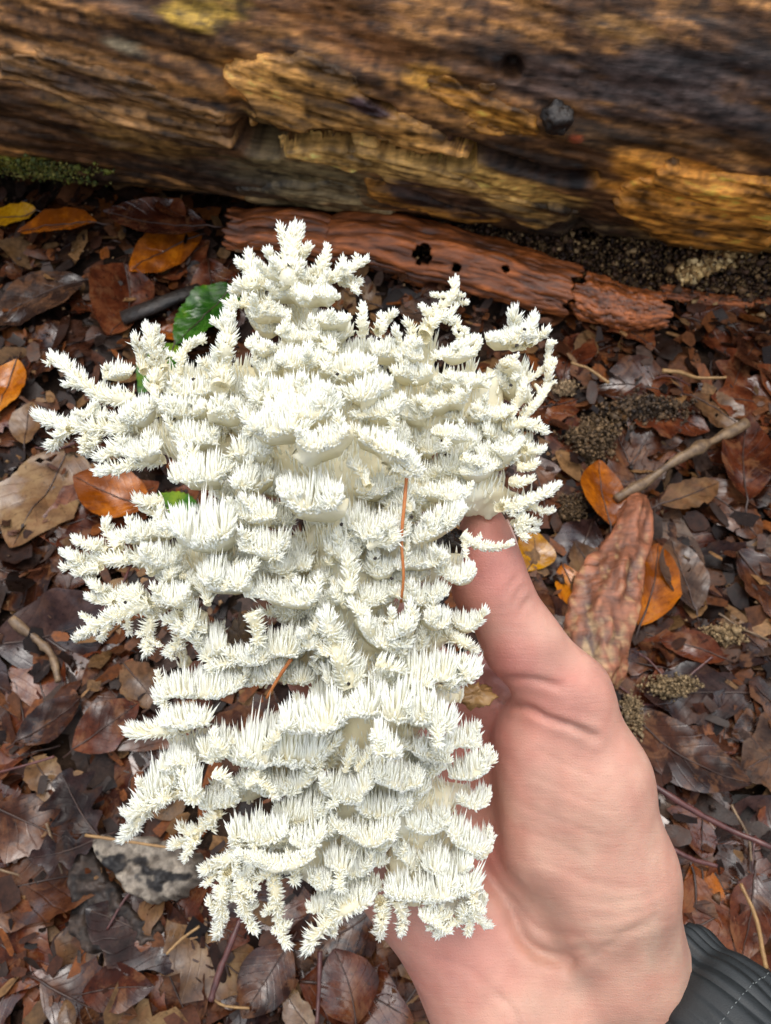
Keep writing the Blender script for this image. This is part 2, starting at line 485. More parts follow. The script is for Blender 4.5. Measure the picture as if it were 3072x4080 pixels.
def log_colour(s, t, px, py, base=None):
    g_ = t + 0.16 * s
    c1, c2, c3, c4 = [np.array(lin(*c)[:3]) for c in ((44, 30, 20), (88, 58, 33), (156, 108, 56), (60, 43, 30))]
    n1 = fbm(np.stack([s * 7, g_ * 26, np.zeros_like(s)], -1), 51, 4)
    n2 = fbm(np.stack([s * 30, g_ * 150, np.zeros_like(s)], -1), 61, 3)
    k = np.clip(0.5 + 0.55 * n1 + 0.35 * n2, 0, 1)[..., None]
    C = c1 * (1 - k) + c2 * k
    k2 = np.clip(2.2 * (n1 + 0.7 * n2) - 0.75, 0, 1)[..., None]
    C = C * (1 - 0.4 * k2) + c3 * 0.4 * k2
    if base is not None: C = 0.22 * C + 0.78 * base
    # stains and bleached areas of the wood, plus shade painted into hollows and underneath
    blobs = [(250, 260, 420, 120, 12, (142, 100, 58), .6), (520, 470, 330, 90, 18, (128, 92, 44), .55), (130, 60, 300, 80, 5, (110, 74, 42), .5),
             (840, 50, 180, 80, 0, (146, 116, 40), .75), (1250, 60, 260, 110, 5, (112, 72, 38), .6), (1150, 330, 340, 110, 18, (176, 122, 58), .75), (960, 330, 90, 90, 0, (186, 120, 52), .8),
             (1500, 210, 260, 100, 10, (104, 66, 36), .6), (1700, 330, 150, 80, 20, (176, 124, 46), .7), (2000, 450, 170, 70, 14, (178, 112, 44), .8), (2080, 500, 70, 40, 10, (190, 92, 36), .8),
             (2500, 120, 180, 70, 10, (128, 92, 48), .6), (2650, 340, 520, 170, 8, (52, 44, 42), .85), (2150, 300, 200, 120, 8, (64, 50, 44), .7), (2600, 560, 420, 70, 6, (70, 48, 28), .8),
             (2350, 540, 240, 60, 12, (74, 52, 30), .6), (2286, 545, 34, 22, 0, (196, 92, 50), .95), (2750, 770, 330, 110, 12, (182, 118, 44), .85), (2900, 890, 300, 100, 6, (164, 116, 52), .8),
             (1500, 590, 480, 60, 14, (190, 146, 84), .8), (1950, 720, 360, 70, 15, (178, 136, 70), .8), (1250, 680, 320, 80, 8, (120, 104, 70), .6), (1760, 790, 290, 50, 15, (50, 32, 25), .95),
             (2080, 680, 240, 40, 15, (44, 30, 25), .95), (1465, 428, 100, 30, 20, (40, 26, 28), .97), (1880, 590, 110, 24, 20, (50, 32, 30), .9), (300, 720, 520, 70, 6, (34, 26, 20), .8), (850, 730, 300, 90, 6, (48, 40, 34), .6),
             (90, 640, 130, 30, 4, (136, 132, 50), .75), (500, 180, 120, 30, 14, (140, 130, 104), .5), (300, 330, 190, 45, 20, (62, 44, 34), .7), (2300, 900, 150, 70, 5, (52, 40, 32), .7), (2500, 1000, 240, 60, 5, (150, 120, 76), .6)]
    for bx, by, rx, ry, rot, c, st in blobs:
        if base is not None and sum(c) > 190: continue
        a = math.radians(rot); dx = px - bx; dy = py - by
        u = (dx * math.cos(a) + dy * math.sin(a)) / rx; v = (-dx * math.sin(a) + dy * math.cos(a)) / ry
        wgt = (st * sstep(1.15, 0.45, np.sqrt(u * u + v * v) + 0.38 * n1 + 0.35 * n2))[..., None]
        tint = np.array(lin(*c)[:3]) * (0.78 + 0.55 * k)
        C = C * (1 - wgt) + tint * wgt
    n3 = fbm(np.stack([s * 55, g_ * 330, np.zeros_like(s) + 2], -1), 71, 3)
    n4 = fbm(np.stack([s * 150, t * 150, np.zeros_like(s) + 4], -1), 75, 3)
    C = C * np.clip(1 + .55 * n3 + .45 * n4, .25, 2.0)[..., None]
    dark = sstep(.28, .62, fbm(np.stack([s * 13, g_ * 75, np.zeros_like(s) + 8], -1), 79, 4))[..., None]
    C = C * (1 - .5 * dark)
    return np.clip(C * 1.5, 0.003, 0.7)

fallen_log = empty('fallen_log', tuple(LC - LZ * LH))
tag(fallen_log, 'thick rotting barkless log lying across the leaf litter', 'log')
def local(V, root): return V - np.array(root.location)

s_v = np.linspace(-0.62, 0.62, 560); ph_v = np.radians(np.linspace(-76, 92, 235))
s_all = np.concatenate([np.linspace(-1.6, -0.64, 30), s_v, np.linspace(0.64, 1.6, 30)])
ph_all = np.concatenate([ph_v, np.radians(np.linspace(96, 284, 36))])
S, PH = np.meshgrid(s_all, ph_all, indexing='ij')
Tt = PH * LR
base = log_pt(S, PH, np.full_like(S, LR))
PX, PY, _ = project(base)
rel = log_rough(S, Tt)
# cavities: long crack, dark hole, small pits
def carve(rel, path, width, depth, sharp=2):
    P = catmull(path, 60)
    s_, p_ = log_hit(P[:, 0], P[:, 1])
    near = (S > s_.min() - 4 * width) & (S < s_.max() + 4 * width) & (Tt > p_.min() * LR - 4 * width) & (Tt < p_.max() * LR + 4 * width)
    si, ti = S[near], Tt[near]
    dmin = np.full(si.shape, 9.0)
    for a, b in zip(s_, p_ * LR):
        dmin = np.minimum(dmin, np.hypot((si - a), (ti - b)))
    rel[near] -= depth * np.exp(-(dmin / width) ** sharp)
carve(rel, [(985, 545), (1070, 560), (1270, 545), (1400, 560), (1570, 605), (1750, 640), (1860, 648)], 0.0075, 0.06, 6)
carve(rel, [(1000, 550), (1070, 565)], 0.015, 0.075, 6)
carve(rel, [(1830, 590), (2000, 640), (2200, 700), (2350, 715)], 0.007, 0.025, 4)
carve(rel, [(1640, 770), (1760, 800), (1900, 840), (2060, 870)], 0.013, 0.012)
carve(rel, [(2040, 275), (2042, 278)], 0.008, 0.03, 4)
carve(rel, [(1380, 395), (1480, 430), (1540, 450)], 0.008, 0.016, 4)
carve(rel, [(2290, 900), (2330, 930), (2390, 940)], 0.013, 0.016)
carve(rel, [(0, 275), (60, 280), (120, 300)], 0.006, 0.008)
carve(rel, [(940, 250), (950, 400), (970, 500)], 0.008, 0.006)
Vb = log_pt(S, PH, LR + rel)
colr = log_colour(S, Tt, PX, PY)
mesh_obj('trunk', local(Vb.reshape(-1, 3), fallen_log), grid_faces(*S.shape), M['wood'], fallen_log, col=colr.reshape(-1, 3))

def wood_layer(poly, thick, seed, tint=None):
    """a torn layer of wood standing proud of the trunk, its edge splintered along the grain"""
    P = np.array(poly, float)
    s_, p_ = log_hit(P[:, 0], P[:, 1]); t_ = p_ * LR
    step = 0.0012
    sa = np.arange(s_.min() - 0.01, s_.max() + 0.01, step); ta = np.arange(t_.min() - 0.01, t_.max() + 0.01, step)
    s2, t2 = np.meshgrid(sa, ta, indexing='ij')
    ins = np.zeros(s2.shape, bool); dist = np.full(s2.shape, 9.0)
    n = len(P)
    for i in range(n):
        x1, y1, x2, y2 = s_[i], t_[i], s_[(i + 1) % n], t_[(i + 1) % n]
        c = ((y1 > t2) != (y2 > t2)) & (s2 < (x2 - x1) * (t2 - y1) / (y2 - y1 + 1e-12) + x1)
        ins ^= c
        L2 = (x2 - x1) ** 2 + (y2 - y1) ** 2 + 1e-12
        u = np.clip(((s2 - x1) * (x2 - x1) + (t2 - y1) * (y2 - y1)) / L2, 0, 1)
        dist = np.minimum(dist, np.hypot(s2 - x1 - u * (x2 - x1), t2 - y1 - u * (y2 - y1)))
    sdf = np.where(ins, dist, -dist)
    g_ = t2 + 0.16 * s2
    ck = catmull([(960, 530), (1070, 560), (1270, 547), (1400, 562), (1570, 607), (1750, 642), (1900, 655)], 90)
    cs_, cp_ = log_hit(ck[:, 0], ck[:, 1]); dc = np.full(s2.shape, 9.0)
    for q, (a, b) in enumerate(zip(cs_, cp_ * LR)): dc = np.minimum(dc, np.hypot(s2 - a, t2 - b) - (.0175 if q < 14 else .0105 * (1 - q / 140)))
    sdf = np.minimum(sdf, dc)
    sdf = sdf + 0.0075 * fbm(np.stack([s2 * 30, g_ * 60, s2 * 0], -1), seed, 4)
    keep = sdf > -0.0045
    h = .6 * thick * sstep(-0.003, 0.0035, sdf) - 0.016 * sstep(-.0005, -.004, sdf)
    r = LR + log_rough(s2, t2) * 0.75 + h + 0.0022 * fbm(np.stack([s2 * 22, g_ * 120, s2 * 0 + 5], -1), seed + 5, 3) * (sdf > 0)
    ph = t2 / LR
    V = log_pt(s2, ph, r)
    px, py, _ = project(V)
    C = log_colour(s2, t2, px, py)
    if tint is not None:
        nn = np.clip(0.62 + 0.5 * fbm(np.stack([s2 * 14, g_ * 70, s2 * 0], -1), seed + 9, 4), 0.12, 1.25)[..., None]
        C = log_colour(s2, t2, px, py, np.array(lin(*tint)[:3]) * nn * 1.1)
    if False:
        nn = np.clip(0.62 + 0.5 * fbm(np.stack([s2 * 14, g_ * 70, s2 * 0], -1), seed + 9, 4), 0.12, 1.25)[..., None]
        C = (0.35 * C + 0.65 * 1.25 * np.array(lin(*tint)[:3]) * nn)
    fq = grid_faces(*s2.shape); k = keep.ravel(); fq = fq[k[fq].all(1)]
    used = np.unique(fq); remap = -np.ones(k.size, int); remap[used] = np.arange(len(used))
    return mesh_obj('wood_layer', local(V.reshape(-1, 3)[used], fallen_log), remap[fq], M['wood'], fallen_log, col=C.reshape(-1, 3)[used])
v2 = lambda pts: [(x * 1.844, y * 1.844) for x, y in pts]
wood_layer(v2([(488, 140), (560, 112), (650, 100), (745, 150), (800, 225), (905, 265), (960, 300), (1010, 335), (900, 318), (800, 290), (690, 288), (600, 272), (545, 262), (528, 225)]), 0.010, 101, (182, 130, 66))
wood_layer(v2([(600, 298), (690, 305), (770, 312), (900, 345), (1010, 385), (1100, 425), (1210, 440), (1250, 462), (1150, 478), (1000, 440), (880, 405), (800, 372), (690, 338), (620, 322)]), 0.008, 111, (196, 150, 82))
wood_layer(v2([(800, 390), (880, 412), (980, 445), (1070, 470), (1000, 470), (880, 440), (805, 415)]), 0.006, 121, (176, 118, 48))
wood_layer(v2([(1345, 415), (1400, 380), (1455, 346), (1500, 372), (1590, 378), (1670, 402), (1670, 520), (1560, 545), (1450, 530), (1400, 480), (1330, 440)]), 0.009, 131, (184, 120, 46))
wood_layer(v2([(0, 120), (90, 110), (230, 150), (330, 200), (480, 260), (490, 300), (330, 290), (200, 240), (90, 190), (0, 165)]), 0.006, 141, (128, 92, 54))
wood_layer(v2([(930, 180), (1010, 190), (1085, 215), (1160, 255), (1130, 285), (1040, 275), (960, 235)]), 0.005, 151, (166, 112, 44))
wood_layer(v2([(510, 395), (640, 385), (770, 410), (850, 450), (700, 455), (560, 430)]), 0.007, 161, (112, 96, 66))

# knot and burl on the log
def lump(c, r, seed, flat=(1, 1, 1), amp=0.35, n=14, freq=1.6):
    th = np.linspace(0, np.pi, n); ph = np.linspace(0, 2 * np.pi, 2 * n, endpoint=False)
    T, Pp = np.meshgrid(th, ph, indexing='ij')
    D = np.stack([np.sin(T) * np.cos(Pp), np.sin(T) * np.sin(Pp), np.cos(T)], -1)
    R = r * (1 + amp * fbm(D * freq + seed * 3.1, seed, 4))
    V = np.array(c) + D * R[..., None] * np.array(flat)
    idx = np.arange(n * 2 * n).reshape(n, 2 * n)
    nxt = np.roll(idx, -1, 1)
    Fq = np.stack([idx[:-1], nxt[:-1], nxt[1:], idx[1:]], -1).reshape(-1, 4)
    return V.reshape(-1, 3), Fq[:, ::-1]
ks, kp = log_hit(np.array([2225.]), np.array([465.]))
kc = log_pt(ks, kp, np.array([LR + 0.002]))[0]
V, Fq = lump(kc, 0.012, 5, (1.2, 1, 1.1), 0.3, 20)
mesh_obj('knot', local(V, fallen_log), Fq, M['blackbark'], fallen_log)

# moss at the log's foot (left)
def crumbs(name, pts, size, cols, seed, mat, parent=None):
    r = np.random.default_rng(seed); n = len(pts)
    base_v = np.array([[1, 0, 0], [-.5, .87, 0], [-.5, -.87, 0], [0, 0, .8], [.2, .1, -.7]])
    tri = np.array([[0, 1, 3], [1, 2, 3], [2, 0, 3], [1, 0, 4], [2, 1, 4], [0, 2, 4]])
    sz = size * np.exp(r.normal(0, 0.45, n)) 
    Q = r.normal(size=(n, 4)); Q /= np.linalg.norm(Q, axis=1)[:, None]
    a, b, c, d = Q.T
    R = np.stack([np.stack([1 - 2 * (c * c + d * d), 2 * (b * c - a * d), 2 * (b * d + a * c)], -1),
                  np.stack([2 * (b * c + a * d), 1 - 2 * (b * b + d * d), 2 * (c * d - a * b)], -1),
                  np.stack([2 * (b * d - a * c), 2 * (c * d + a * b), 1 - 2 * (b * b + c * c)], -1)], 1)
    bv = base_v[None] * (0.6 + 0.8 * r.random((n, 5, 1)))
    V = pts[:, None] + np.einsum('nij,nkj->nki', R, bv) * sz[:, None, None]
    Fq = (tri[None] + 5 * np.arange(n)[:, None, None]).reshape(-1, 3)
    C = np.array([lin(*c)[:3] for c in cols])[r.integers(0, len(cols), n)] * (0.6 + 0.7 * r.random((n, 1)))
    o = mesh_obj(name, V.reshape(-1, 3), Fq, mat, parent, col=np.repeat(C, 5, 0), smooth=False)
    tag(o, kind='stuff')
    return o
mp = []
for k in range(700):
    px = rnd.gauss(150, 110); py = 640 + 0.10 * px + rnd.gauss(0, 16)
    s_, p_ = log_hit(np.array([px]), np.array([py])); mp.append(log_pt(s_, p_, np.array([LR + 0.004 + log_rough(s_, p_ * LR)[0]]))[0])
mo = crumbs('moss', local(np.array(mp), fallen_log), 0.0017, [(96, 98, 34), (66, 74, 28), (120, 112, 52)], 3, M['crumb'], fallen_log)

# ------------------------------------------------------------------ bark rolls at the foot of the log
def bark_roll(name, path, radii, seed, label, holes=(), a0=-70, a1=185, cat='bark', lift=0.0, jag=1.0):
    """curled sheet of bark: path is given on the ground in photograph pixels"""
    NP = 170; P2 = catmull(path, NP)
    G = ground(P2[:, 0], P2[:, 1]); R = np.interp(np.linspace(0, 1, NP), np.linspace(0, 1, len(radii)), radii)
    G[:, 2] = hm(G[:, 0], G[:, 1]) + R * 0.55 + lift
    T = np.gradient(G, axis=0); T /= np.linalg.norm(T, axis=1)[:, None]
    B = np.cross(T, LZ); B /= np.linalg.norm(B, axis=1)[:, None]
    if B[0, 1] > 0: B = -B
    N = np.cross(T, B); N *= np.sign(N[:, 2])[:, None]
    na = 80; th = np.radians(np.linspace(a0, a1, na))
    TH, I = np.meshgrid(th, np.linspace(0, 89, NP), indexing='xy')
    nz = fbm(np.stack([I * 0.06, TH * 3.0, I * 0 + seed], -1), seed, 4); nf = fbm(np.stack([I * 0.22, TH * 11, I * 0], -1), seed + 3, 3)
    rr = R[:, None] * (1 + 0.12 * nz + 0.05 * nf + .03 * fbm(np.stack([I * .12, TH * 26, I * 0], -1), seed + 19, 2))
    V = G[:, None] + rr[..., None] * (np.cos(TH)[..., None] * B[:, None] + 0.72 * np.sin(TH)[..., None] * N[:, None])
    ends = 0.006 * fbm(np.stack([TH * 4, TH * 0, TH * 0 + seed], -1), seed + 7, 3) * jag
    V += (ends * (sstep(8, 0, I) - sstep(81, 89, I)))[..., None] * T[:, None]
    C = np.array(lin(146, 80, 38)[:3]) * np.clip(0.75 + 0.55 * nz + 0.35 * nf, 0.12, 1.5)[..., None]
    dk = sstep(0.25, 0.6, fbm(np.stack([I * 0.1, TH * 7, I * 0 + 9], -1), seed + 11, 3))[..., None]
    C = C * (1 - 0.6 * dk) + np.array(lin(60, 36, 24)[:3]) * 0.6 * dk
    fq = grid_faces(NP, na)
    px, py, _ = project(V.reshape(-1, 3)); keep = np.ones(len(px), bool)
    for hx, hy, hr in holes:
        keep &= ~((np.hypot(px - hx, (py - hy)) < hr * (1 + 0.3 * noise2(px / 14, py / 14, 1.0, 3))) & (np.sin(TH).ravel() > -0.3))
    fq = fq[keep[fq].all(1)]
    used = np.unique(fq); rm = -np.ones(len(px), int); rm[used] = np.arange(len(used))
    loc = G[NP // 2] * np.array([1, 1, 0])
    o = mesh_obj(name, V.reshape(-1, 3)[used] - loc, rm[fq][:, ::-1], M['bark'], None, col=np.clip(C, .004, .8).reshape(-1, 3)[used])
    o.location = loc
    md = o.modifiers.new('thickness', 'SOLIDIFY'); md.thickness = 0.0035; md.offset = 0
    return tag(o, label, cat)
bark_roll('bark_roll', [(930, 950), (1200, 985), (1500, 1030), (1800, 1085), (2050, 1140), (2265, 1195)], [.022, .030, .034, .034, .032, .028], 5,
          'long rust-brown curl of wet bark with a round hole beside the log', [(1683, 1012, 36), (1817, 1066, 14), (2015, 1072, 11)])
bark_roll('bark_roll', [(2290, 1190), (2400, 1225), (2520, 1250), (2640, 1265)], [.024, .025, .024, .018], 9,
          'short rust-brown curl of bark lying past the broken gap')
bark_roll('bark_strip', [(2640, 1180), (2800, 1200), (2960, 1215), (3090, 1210)], [.010, .008, .007, .006], 13,
          'thin reddish sliver of bark past the short bark curl', a0=20, a1=160)

# crumbled wood between bark and log
pts = []
for k in range(9000):
    t = rnd.random(); px = 1150 + t * 2000; f = 870 + 0.145 * (px - 1150)
    py = f + rnd.gauss(0, 52)
    gp = ground(px, py); pts.append([gp[0], gp[1], hm(gp[0], gp[1]) + abs(rnd.gauss(0, 1)) * 0.012 + 0.012 * math.exp(-((py - f + 30) / 60) ** 2)])
tag(crumbs('wood_crumbs', np.array(pts), 0.0023, [(96, 70, 44), (122, 94, 60), (66, 46, 31), (140, 112, 74), (52, 36, 26), (74, 50, 33)], 4, M['crumb']),
    'tan and brown crumbs of rotten wood heaped along the log foot', 'wood crumbs')
pts = []
for k in range(1500):
    t = rnd.random(); P = catmull([(2680, 1165), (2800, 1120), (2920, 1065), (3080, 990)], 40)[int(t * 39)]
    gp = ground(P[0] + rnd.gauss(0, 8), P[1] + rnd.gauss(0, 15)); pts.append([gp[0], gp[1], hm(gp[0], gp[1]) + 0.024 + abs(rnd.gauss(0, .004))])
tag(crumbs('wood_crumbs', np.array(pts), 0.003, [(186, 152, 98), (160, 124, 76), (206, 176, 124)], 5, M['crumb']),
    'pale ridge of coarse sawdust along the foot of the log', 'wood crumbs')

# ------------------------------------------------------------------ leaves
def leaf_shape(kind, u, r):
    if kind == 'oak':
        return (np.sin(np.pi * u ** 1.15) ** 0.7) * (0.72 + 0.30 * np.cos(2 * np.pi * 4.0 * u + 0.6)) * (0.55 + 0.6 * u)
    if kind == 'bramble':
        return (np.sin(np.pi * u ** 0.8) ** 0.75) * (1 + 0.10 * (((u * 13) % 1.0) - 0.5))
    if kind == 'shred':
        return (np.sin(np.pi * u) ** 0.45)
    return np.sin(np.pi * u ** 0.92) ** 0.78

def leaf(base_xy, tip_xy, wratio, matk, kind='beech', cup=0.0, roll=0.0, tiltx=0.0, z=0.004, seed=0, name='fallen_leaf', torn=0.05, stalk=True, drape=0.85, wave=0.06, nu=26, nv=11):
    r = np.random.default_rng(seed)
    b = np.array(base_xy[:2], float); t = np.array(tip_xy[:2], float)
    L = np.linalg.norm(t - b); ax = (t - b) / L; sd_ = np.array([-ax[1], ax[0]])
    W = L * wratio * 0.5
    if kind == 'bramble': nu = 40
    u = np.linspace(0.0, 1.0, nu); v = np.linspace(-1, 1, nv)
    U, Vv = np.meshgrid(u, v, indexing='ij')
    wl = leaf_shape(kind, np.clip(u, 0.004, 0.996), r)
    jl = 1 + torn * fbm(np.stack([u * 7, u * 0 + seed, u * 0], -1), seed, 3); jr = 1 + torn * fbm(np.stack([u * 7, u * 0 + seed, u * 0 + 9], -1), seed + 5, 3)
    wv = np.where(Vv < 0, (wl * jl)[:, None], (wl * jr)[:, None])
    # curvature of the midrib sideways
    bend = r.normal(0, 0.06) * L * np.sin(np.pi * U)
    x = U * L; y = Vv * wv * W + bend
    ph = (U - np.abs(Vv) * 0.31) * 8
    ribs = 0.00035 * np.cos(2 * np.pi * ph) * (1 - 0.3 * np.abs(Vv)) * (kind != 'shred') * (1.6 if kind == 'bramble' else 1)
    zz = cup * W * (np.abs(y - bend) / W) ** 1.7 + ribs + 0.0012 * (1 - np.abs(Vv)) * -1
    zz = zz + wave * W * noise2(x / L * 3 + seed, y / L * 3, 1.0, seed + 2, 2) * (0.35 + np.abs(Vv))
    zz = zz + 0.0017 * noise2(x * 70 + seed * 1.7, y * 70, 1.0, seed + 4, 2) + 0.0008 * noise2(x * 190 + seed, y * 190, 1.0, seed + 6, 2)
    if roll:                                        # curl along the length
        k = roll / L; ang = (U - 0.35) * L * k
        zz = zz + (1 - np.cos(ang)) / k * np.sign(roll) * np.sign(k)
        x = np.where(np.abs(ang) > 1e-6, 0.35 * L + np.sin(ang) / k, x)
    zz = zz + tiltx * (y)
    XY = b + x[..., None] * ax + y[..., None] * sd_
    ctr = (b + t) / 2
    h = hm(XY[..., 0], XY[..., 1]); hc = float(hm(ctr[0], ctr[1]))
    Zw = drape * h + (1 - drape) * hc + zz + z
    Vx = np.concatenate([XY, Zw[..., None]], -1)
    loc = np.array([ctr[0], ctr[1], hc + z])
    fq = grid_faces(nu, nv)
    if torn > 0.12:                                # bitten pieces
        rag = noise2(U.ravel() * 4 + seed, Vv.ravel() * 2, 1.0, seed + 8, 3) * 0.6 + np.abs(Vv).ravel() * 0.35
        k = rag < 0.52
        fq = fq[k[fq].any(1)]
    o = mesh_obj(name, Vx.reshape(-1, 3) - loc, fq, M[matk], None, uv=np.stack([U.ravel(), Vv.ravel() * 0.5 + 0.5], -1))
    o.location = loc
    # midrib with its stalk
    mid = Vx[:, nv // 2] + np.array([0, 0, 0.0006])
    if stalk:
        ext = mid[0] - np.concatenate([ax, [0]]) * np.linspace(0.16, 0.02, 4)[:, None] * L
        ext[:, 2] = np.maximum(hm(ext[:, 0], ext[:, 1]) + 0.002, mid[0, 2] - 0.003)
        mid = np.vstack([ext, mid])
    rad = np.linspace(0.0008, 0.00022, len(mid)) * min(1.3, L / 0.06)
    mv, mf = tube(mid[::2], rad[::2], 5)
    if kind != 'shred':
        mesh_obj('midrib', mv - loc, mf, M['rib'], o)
    return o

def gp_(px, py, z=0.0):
    return ground(float(px), float(py), z)

# leaves that can be singled out in the photograph: base px, tip px, width/length, colour, label ...
NAMED = [
    ((395, 905), (70, 925), .62, 'orange', dict(cup=.22, z=.022, tiltx=.35), 'bright orange leaf lying against the foot of the log', 'leaf'),
    ((150, 850), (-70, 850), .6, 'yellow', dict(cup=.2, z=.016), 'yellow-brown leaf tucked under the orange leaf by the log', 'leaf'),
    ((830, 905), (430, 905), .5, 'red-brown', dict(cup=.45, z=.02, roll=.6), 'glossy red-brown leaf folded upward at the log foot', 'leaf'),
    ((800, 930), (520, 1090), .6, 'orange', dict(cup=.15, z=.012), 'ribbed orange-brown leaf under the folded glossy leaf', 'leaf'),
    ((640, 800), (740, 870), .7, 'red-brown', dict(cup=.5, z=.03), 'small curled red leaf standing on the folded leaf', 'leaf'),
    ((500, 1060), (430, 1340), .62, 'red-brown', dict(cup=.75, z=.012, tiltx=-.3), 'deeply cupped chestnut leaf beside the black bark piece', 'leaf'),
    ((340, 1120), (-60, 1280), .62, 'grey-brown', dict(cup=.1, z=.012), 'broad wet grey-brown leaf with sky sheen', 'leaf'),
    ((930, 1130), (700, 1370), .62, 'green', dict(cup=.2, z=.03, kind='bramble', wave=.2), 'fresh green toothed leaf poking out behind the fungus', 'leaf'),
    ((700, 1370), (560, 1580), .6, 'green', dict(cup=.15, z=.026, kind='bramble', wave=.15), 'dull green leaflet seen through gaps in the fungus', 'leaf'),
    ((790, 2100), (540, 1960), .5, 'green', dict(cup=.1, z=.014, kind='bramble', wave=.1), 'dark green leaflet beside the torn amber leaf', 'leaf'),
    ((760, 1330), (630, 1300), .7, 'orange', dict(cup=.2, z=.02), 'small orange leaf below the green toothed leaf', 'leaf'),
    ((580, 1990), (280, 1880), .66, 'orange', dict(cup=.15, z=.02, wave=.12), 'torn amber leaf beside the big mottled tan leaf', 'leaf'),
    ((90, 1760), (120, 1590), .62, 'tan', dict(cup=.15, z=.018), 'pale beige oval leaf on the dark litter', 'leaf'),
    ((280, 1760), (40, 2180), .7, 'tan', dict(cup=.06, z=.012, torn=.15), 'big mottled tan leaf decayed to patches', 'leaf'),
    ((60, 1420), (-20, 1640), .6, 'orange', dict(cup=.2, z=.016), 'rusty orange leaf beside the pale beige oval leaf', 'leaf'),
    ((2445, 2075), (2395, 1815), .66, 'orange', dict(cup=.35, z=.022, tiltx=.25), 'glossy orange leaf standing against the tan sawdust clod', 'leaf'),
    ((2090, 2290), (2110, 2110), .8, 'yellow', dict(cup=.1, z=.014), 'deep yellow leaf just behind the thumb tip', 'leaf'),
    ((2560, 2480), (2640, 2140), .5, 'orange', dict(cup=.3, z=.018), 'shiny orange-brown leaf beside the tapering bark piece', 'leaf'),
    ((2790, 2420), (2690, 2120), .6, 'grey-brown', dict(cup=.2, z=.014, tiltx=.2), 'wet plum-brown leaf next to the shiny orange leaf', 'leaf'),
    ((2240, 2250), (2290, 2480), .6, 'orange', dict(cup=.15, z=.01), 'dull amber leaf half under the tapering bark piece', 'leaf'),
    ((2370, 2060), (2170, 2330), .6, 'purple-black', dict(cup=.12, z=.008), 'dark wet leaf reflecting blue light behind the thumb', 'leaf'),
    ((2640, 1990), (2880, 1900), .5, 'tan', dict(cup=.2, z=.02, torn=.2), 'ragged tan leaf edge below the long twig', 'leaf'),
    ((2990, 1980), (3000, 1640), .5, 'red-brown', dict(cup=.4, z=.02), 'folded red-brown leaf beyond the end of the twig', 'leaf'),
    ((2760, 1560), (2990, 1700), .6, 'tan', dict(cup=.15, z=.012, torn=.2), 'pale rotten leaf beneath the knobbly twig end', 'leaf'),
    ((2500, 2820), (3010, 3120), .46, 'dark brown', dict(cup=.12, z=.02), 'large dark chocolate leaf beside the ball of the thumb', 'leaf'),
    ((2900, 2620), (2640, 2540), .5, 'red-brown', dict(cup=.3, z=.012), 'rust coloured leaf curled over the dark litter edge', 'leaf'),
    ((2800, 3420), (2740, 3800), .5, 'orange', dict(cup=.1, z=.008), 'flat orange-brown leaf by the cuff of the sleeve', 'leaf'),
    ((3010, 3480), (2960, 3830), .55, 'red-brown', dict(cup=.25, z=.014), 'reddish leaf under the straw stalk', 'leaf'),
    ((400, 3340), (250, 3080), .9, 'purple-black', dict(kind='oak', cup=.15, z=.024), 'blackish lobed oak leaf above the crusted wood', 'leaf'),
    ((420, 3330), (120, 3420), .6, 'purple-black', dict(kind='oak', cup=.15, z=.022), 'small blackish oak leaf lobe by the black bark', 'leaf'),
    ((300, 4090), (265, 3980), .7, 'tan', dict(cup=.3, z=.02), 'smooth cream coloured leaf next to the reddish triangular leaf', 'leaf'),
    ((330, 3960), (620, 3930), .6, 'red-brown', dict(cup=.15, z=.018), 'reddish triangular leaf beside the cream leaf', 'leaf'),
    ((1150, 3760), (960, 4060), .72, 'dark brown', dict(cup=.1, z=.016), 'glistening dark leaf below the hanging spines', 'leaf'),
    ((1420, 4080), (1330, 3780), .9, 'red-brown', dict(cup=.3, z=.018, wave=.12), 'ribbed wet mahogany leaf beside the heel of the hand', 'leaf'),
    ((1250, 4110), (1120, 3930), .5, 'tan', dict(cup=.2, z=.012, torn=.2), 'spotted tan leaf between the two wet dark leaves', 'leaf'),
    ((60, 2950), (330, 2780), .55, 'dark brown', dict(cup=.15, z=.018), 'dark leaf with a strong midrib above the oak leaf', 'leaf'),
    ((300, 2990), (560, 2800), .66, 'red-brown', dict(cup=.12, z=.014), 'mahogany leaf half hidden by spines near the oak leaf', 'leaf'),
    ((130, 3020), (260, 3200), .6, 'tan', dict(cup=.12, z=.01, torn=.2), 'crumpled buff leaf beside the oak leaf', 'leaf'),
    ((500, 2650), (640, 2820), .7, 'tan', dict(cup=.3, z=.012, torn=.2), 'crumpled pale leaf partly under the hanging spines', 'leaf'),
]
for i, (b, t, wr, mk, kw, lab, cat) in enumerate(NAMED):
    kw = dict(kw)
    o = leaf(gp_(*b, kw.get('z', .004)), gp_(*t, kw.get('z', .004)), wr, mk, seed=300 + i, **kw)
    tag(o, lab, cat)

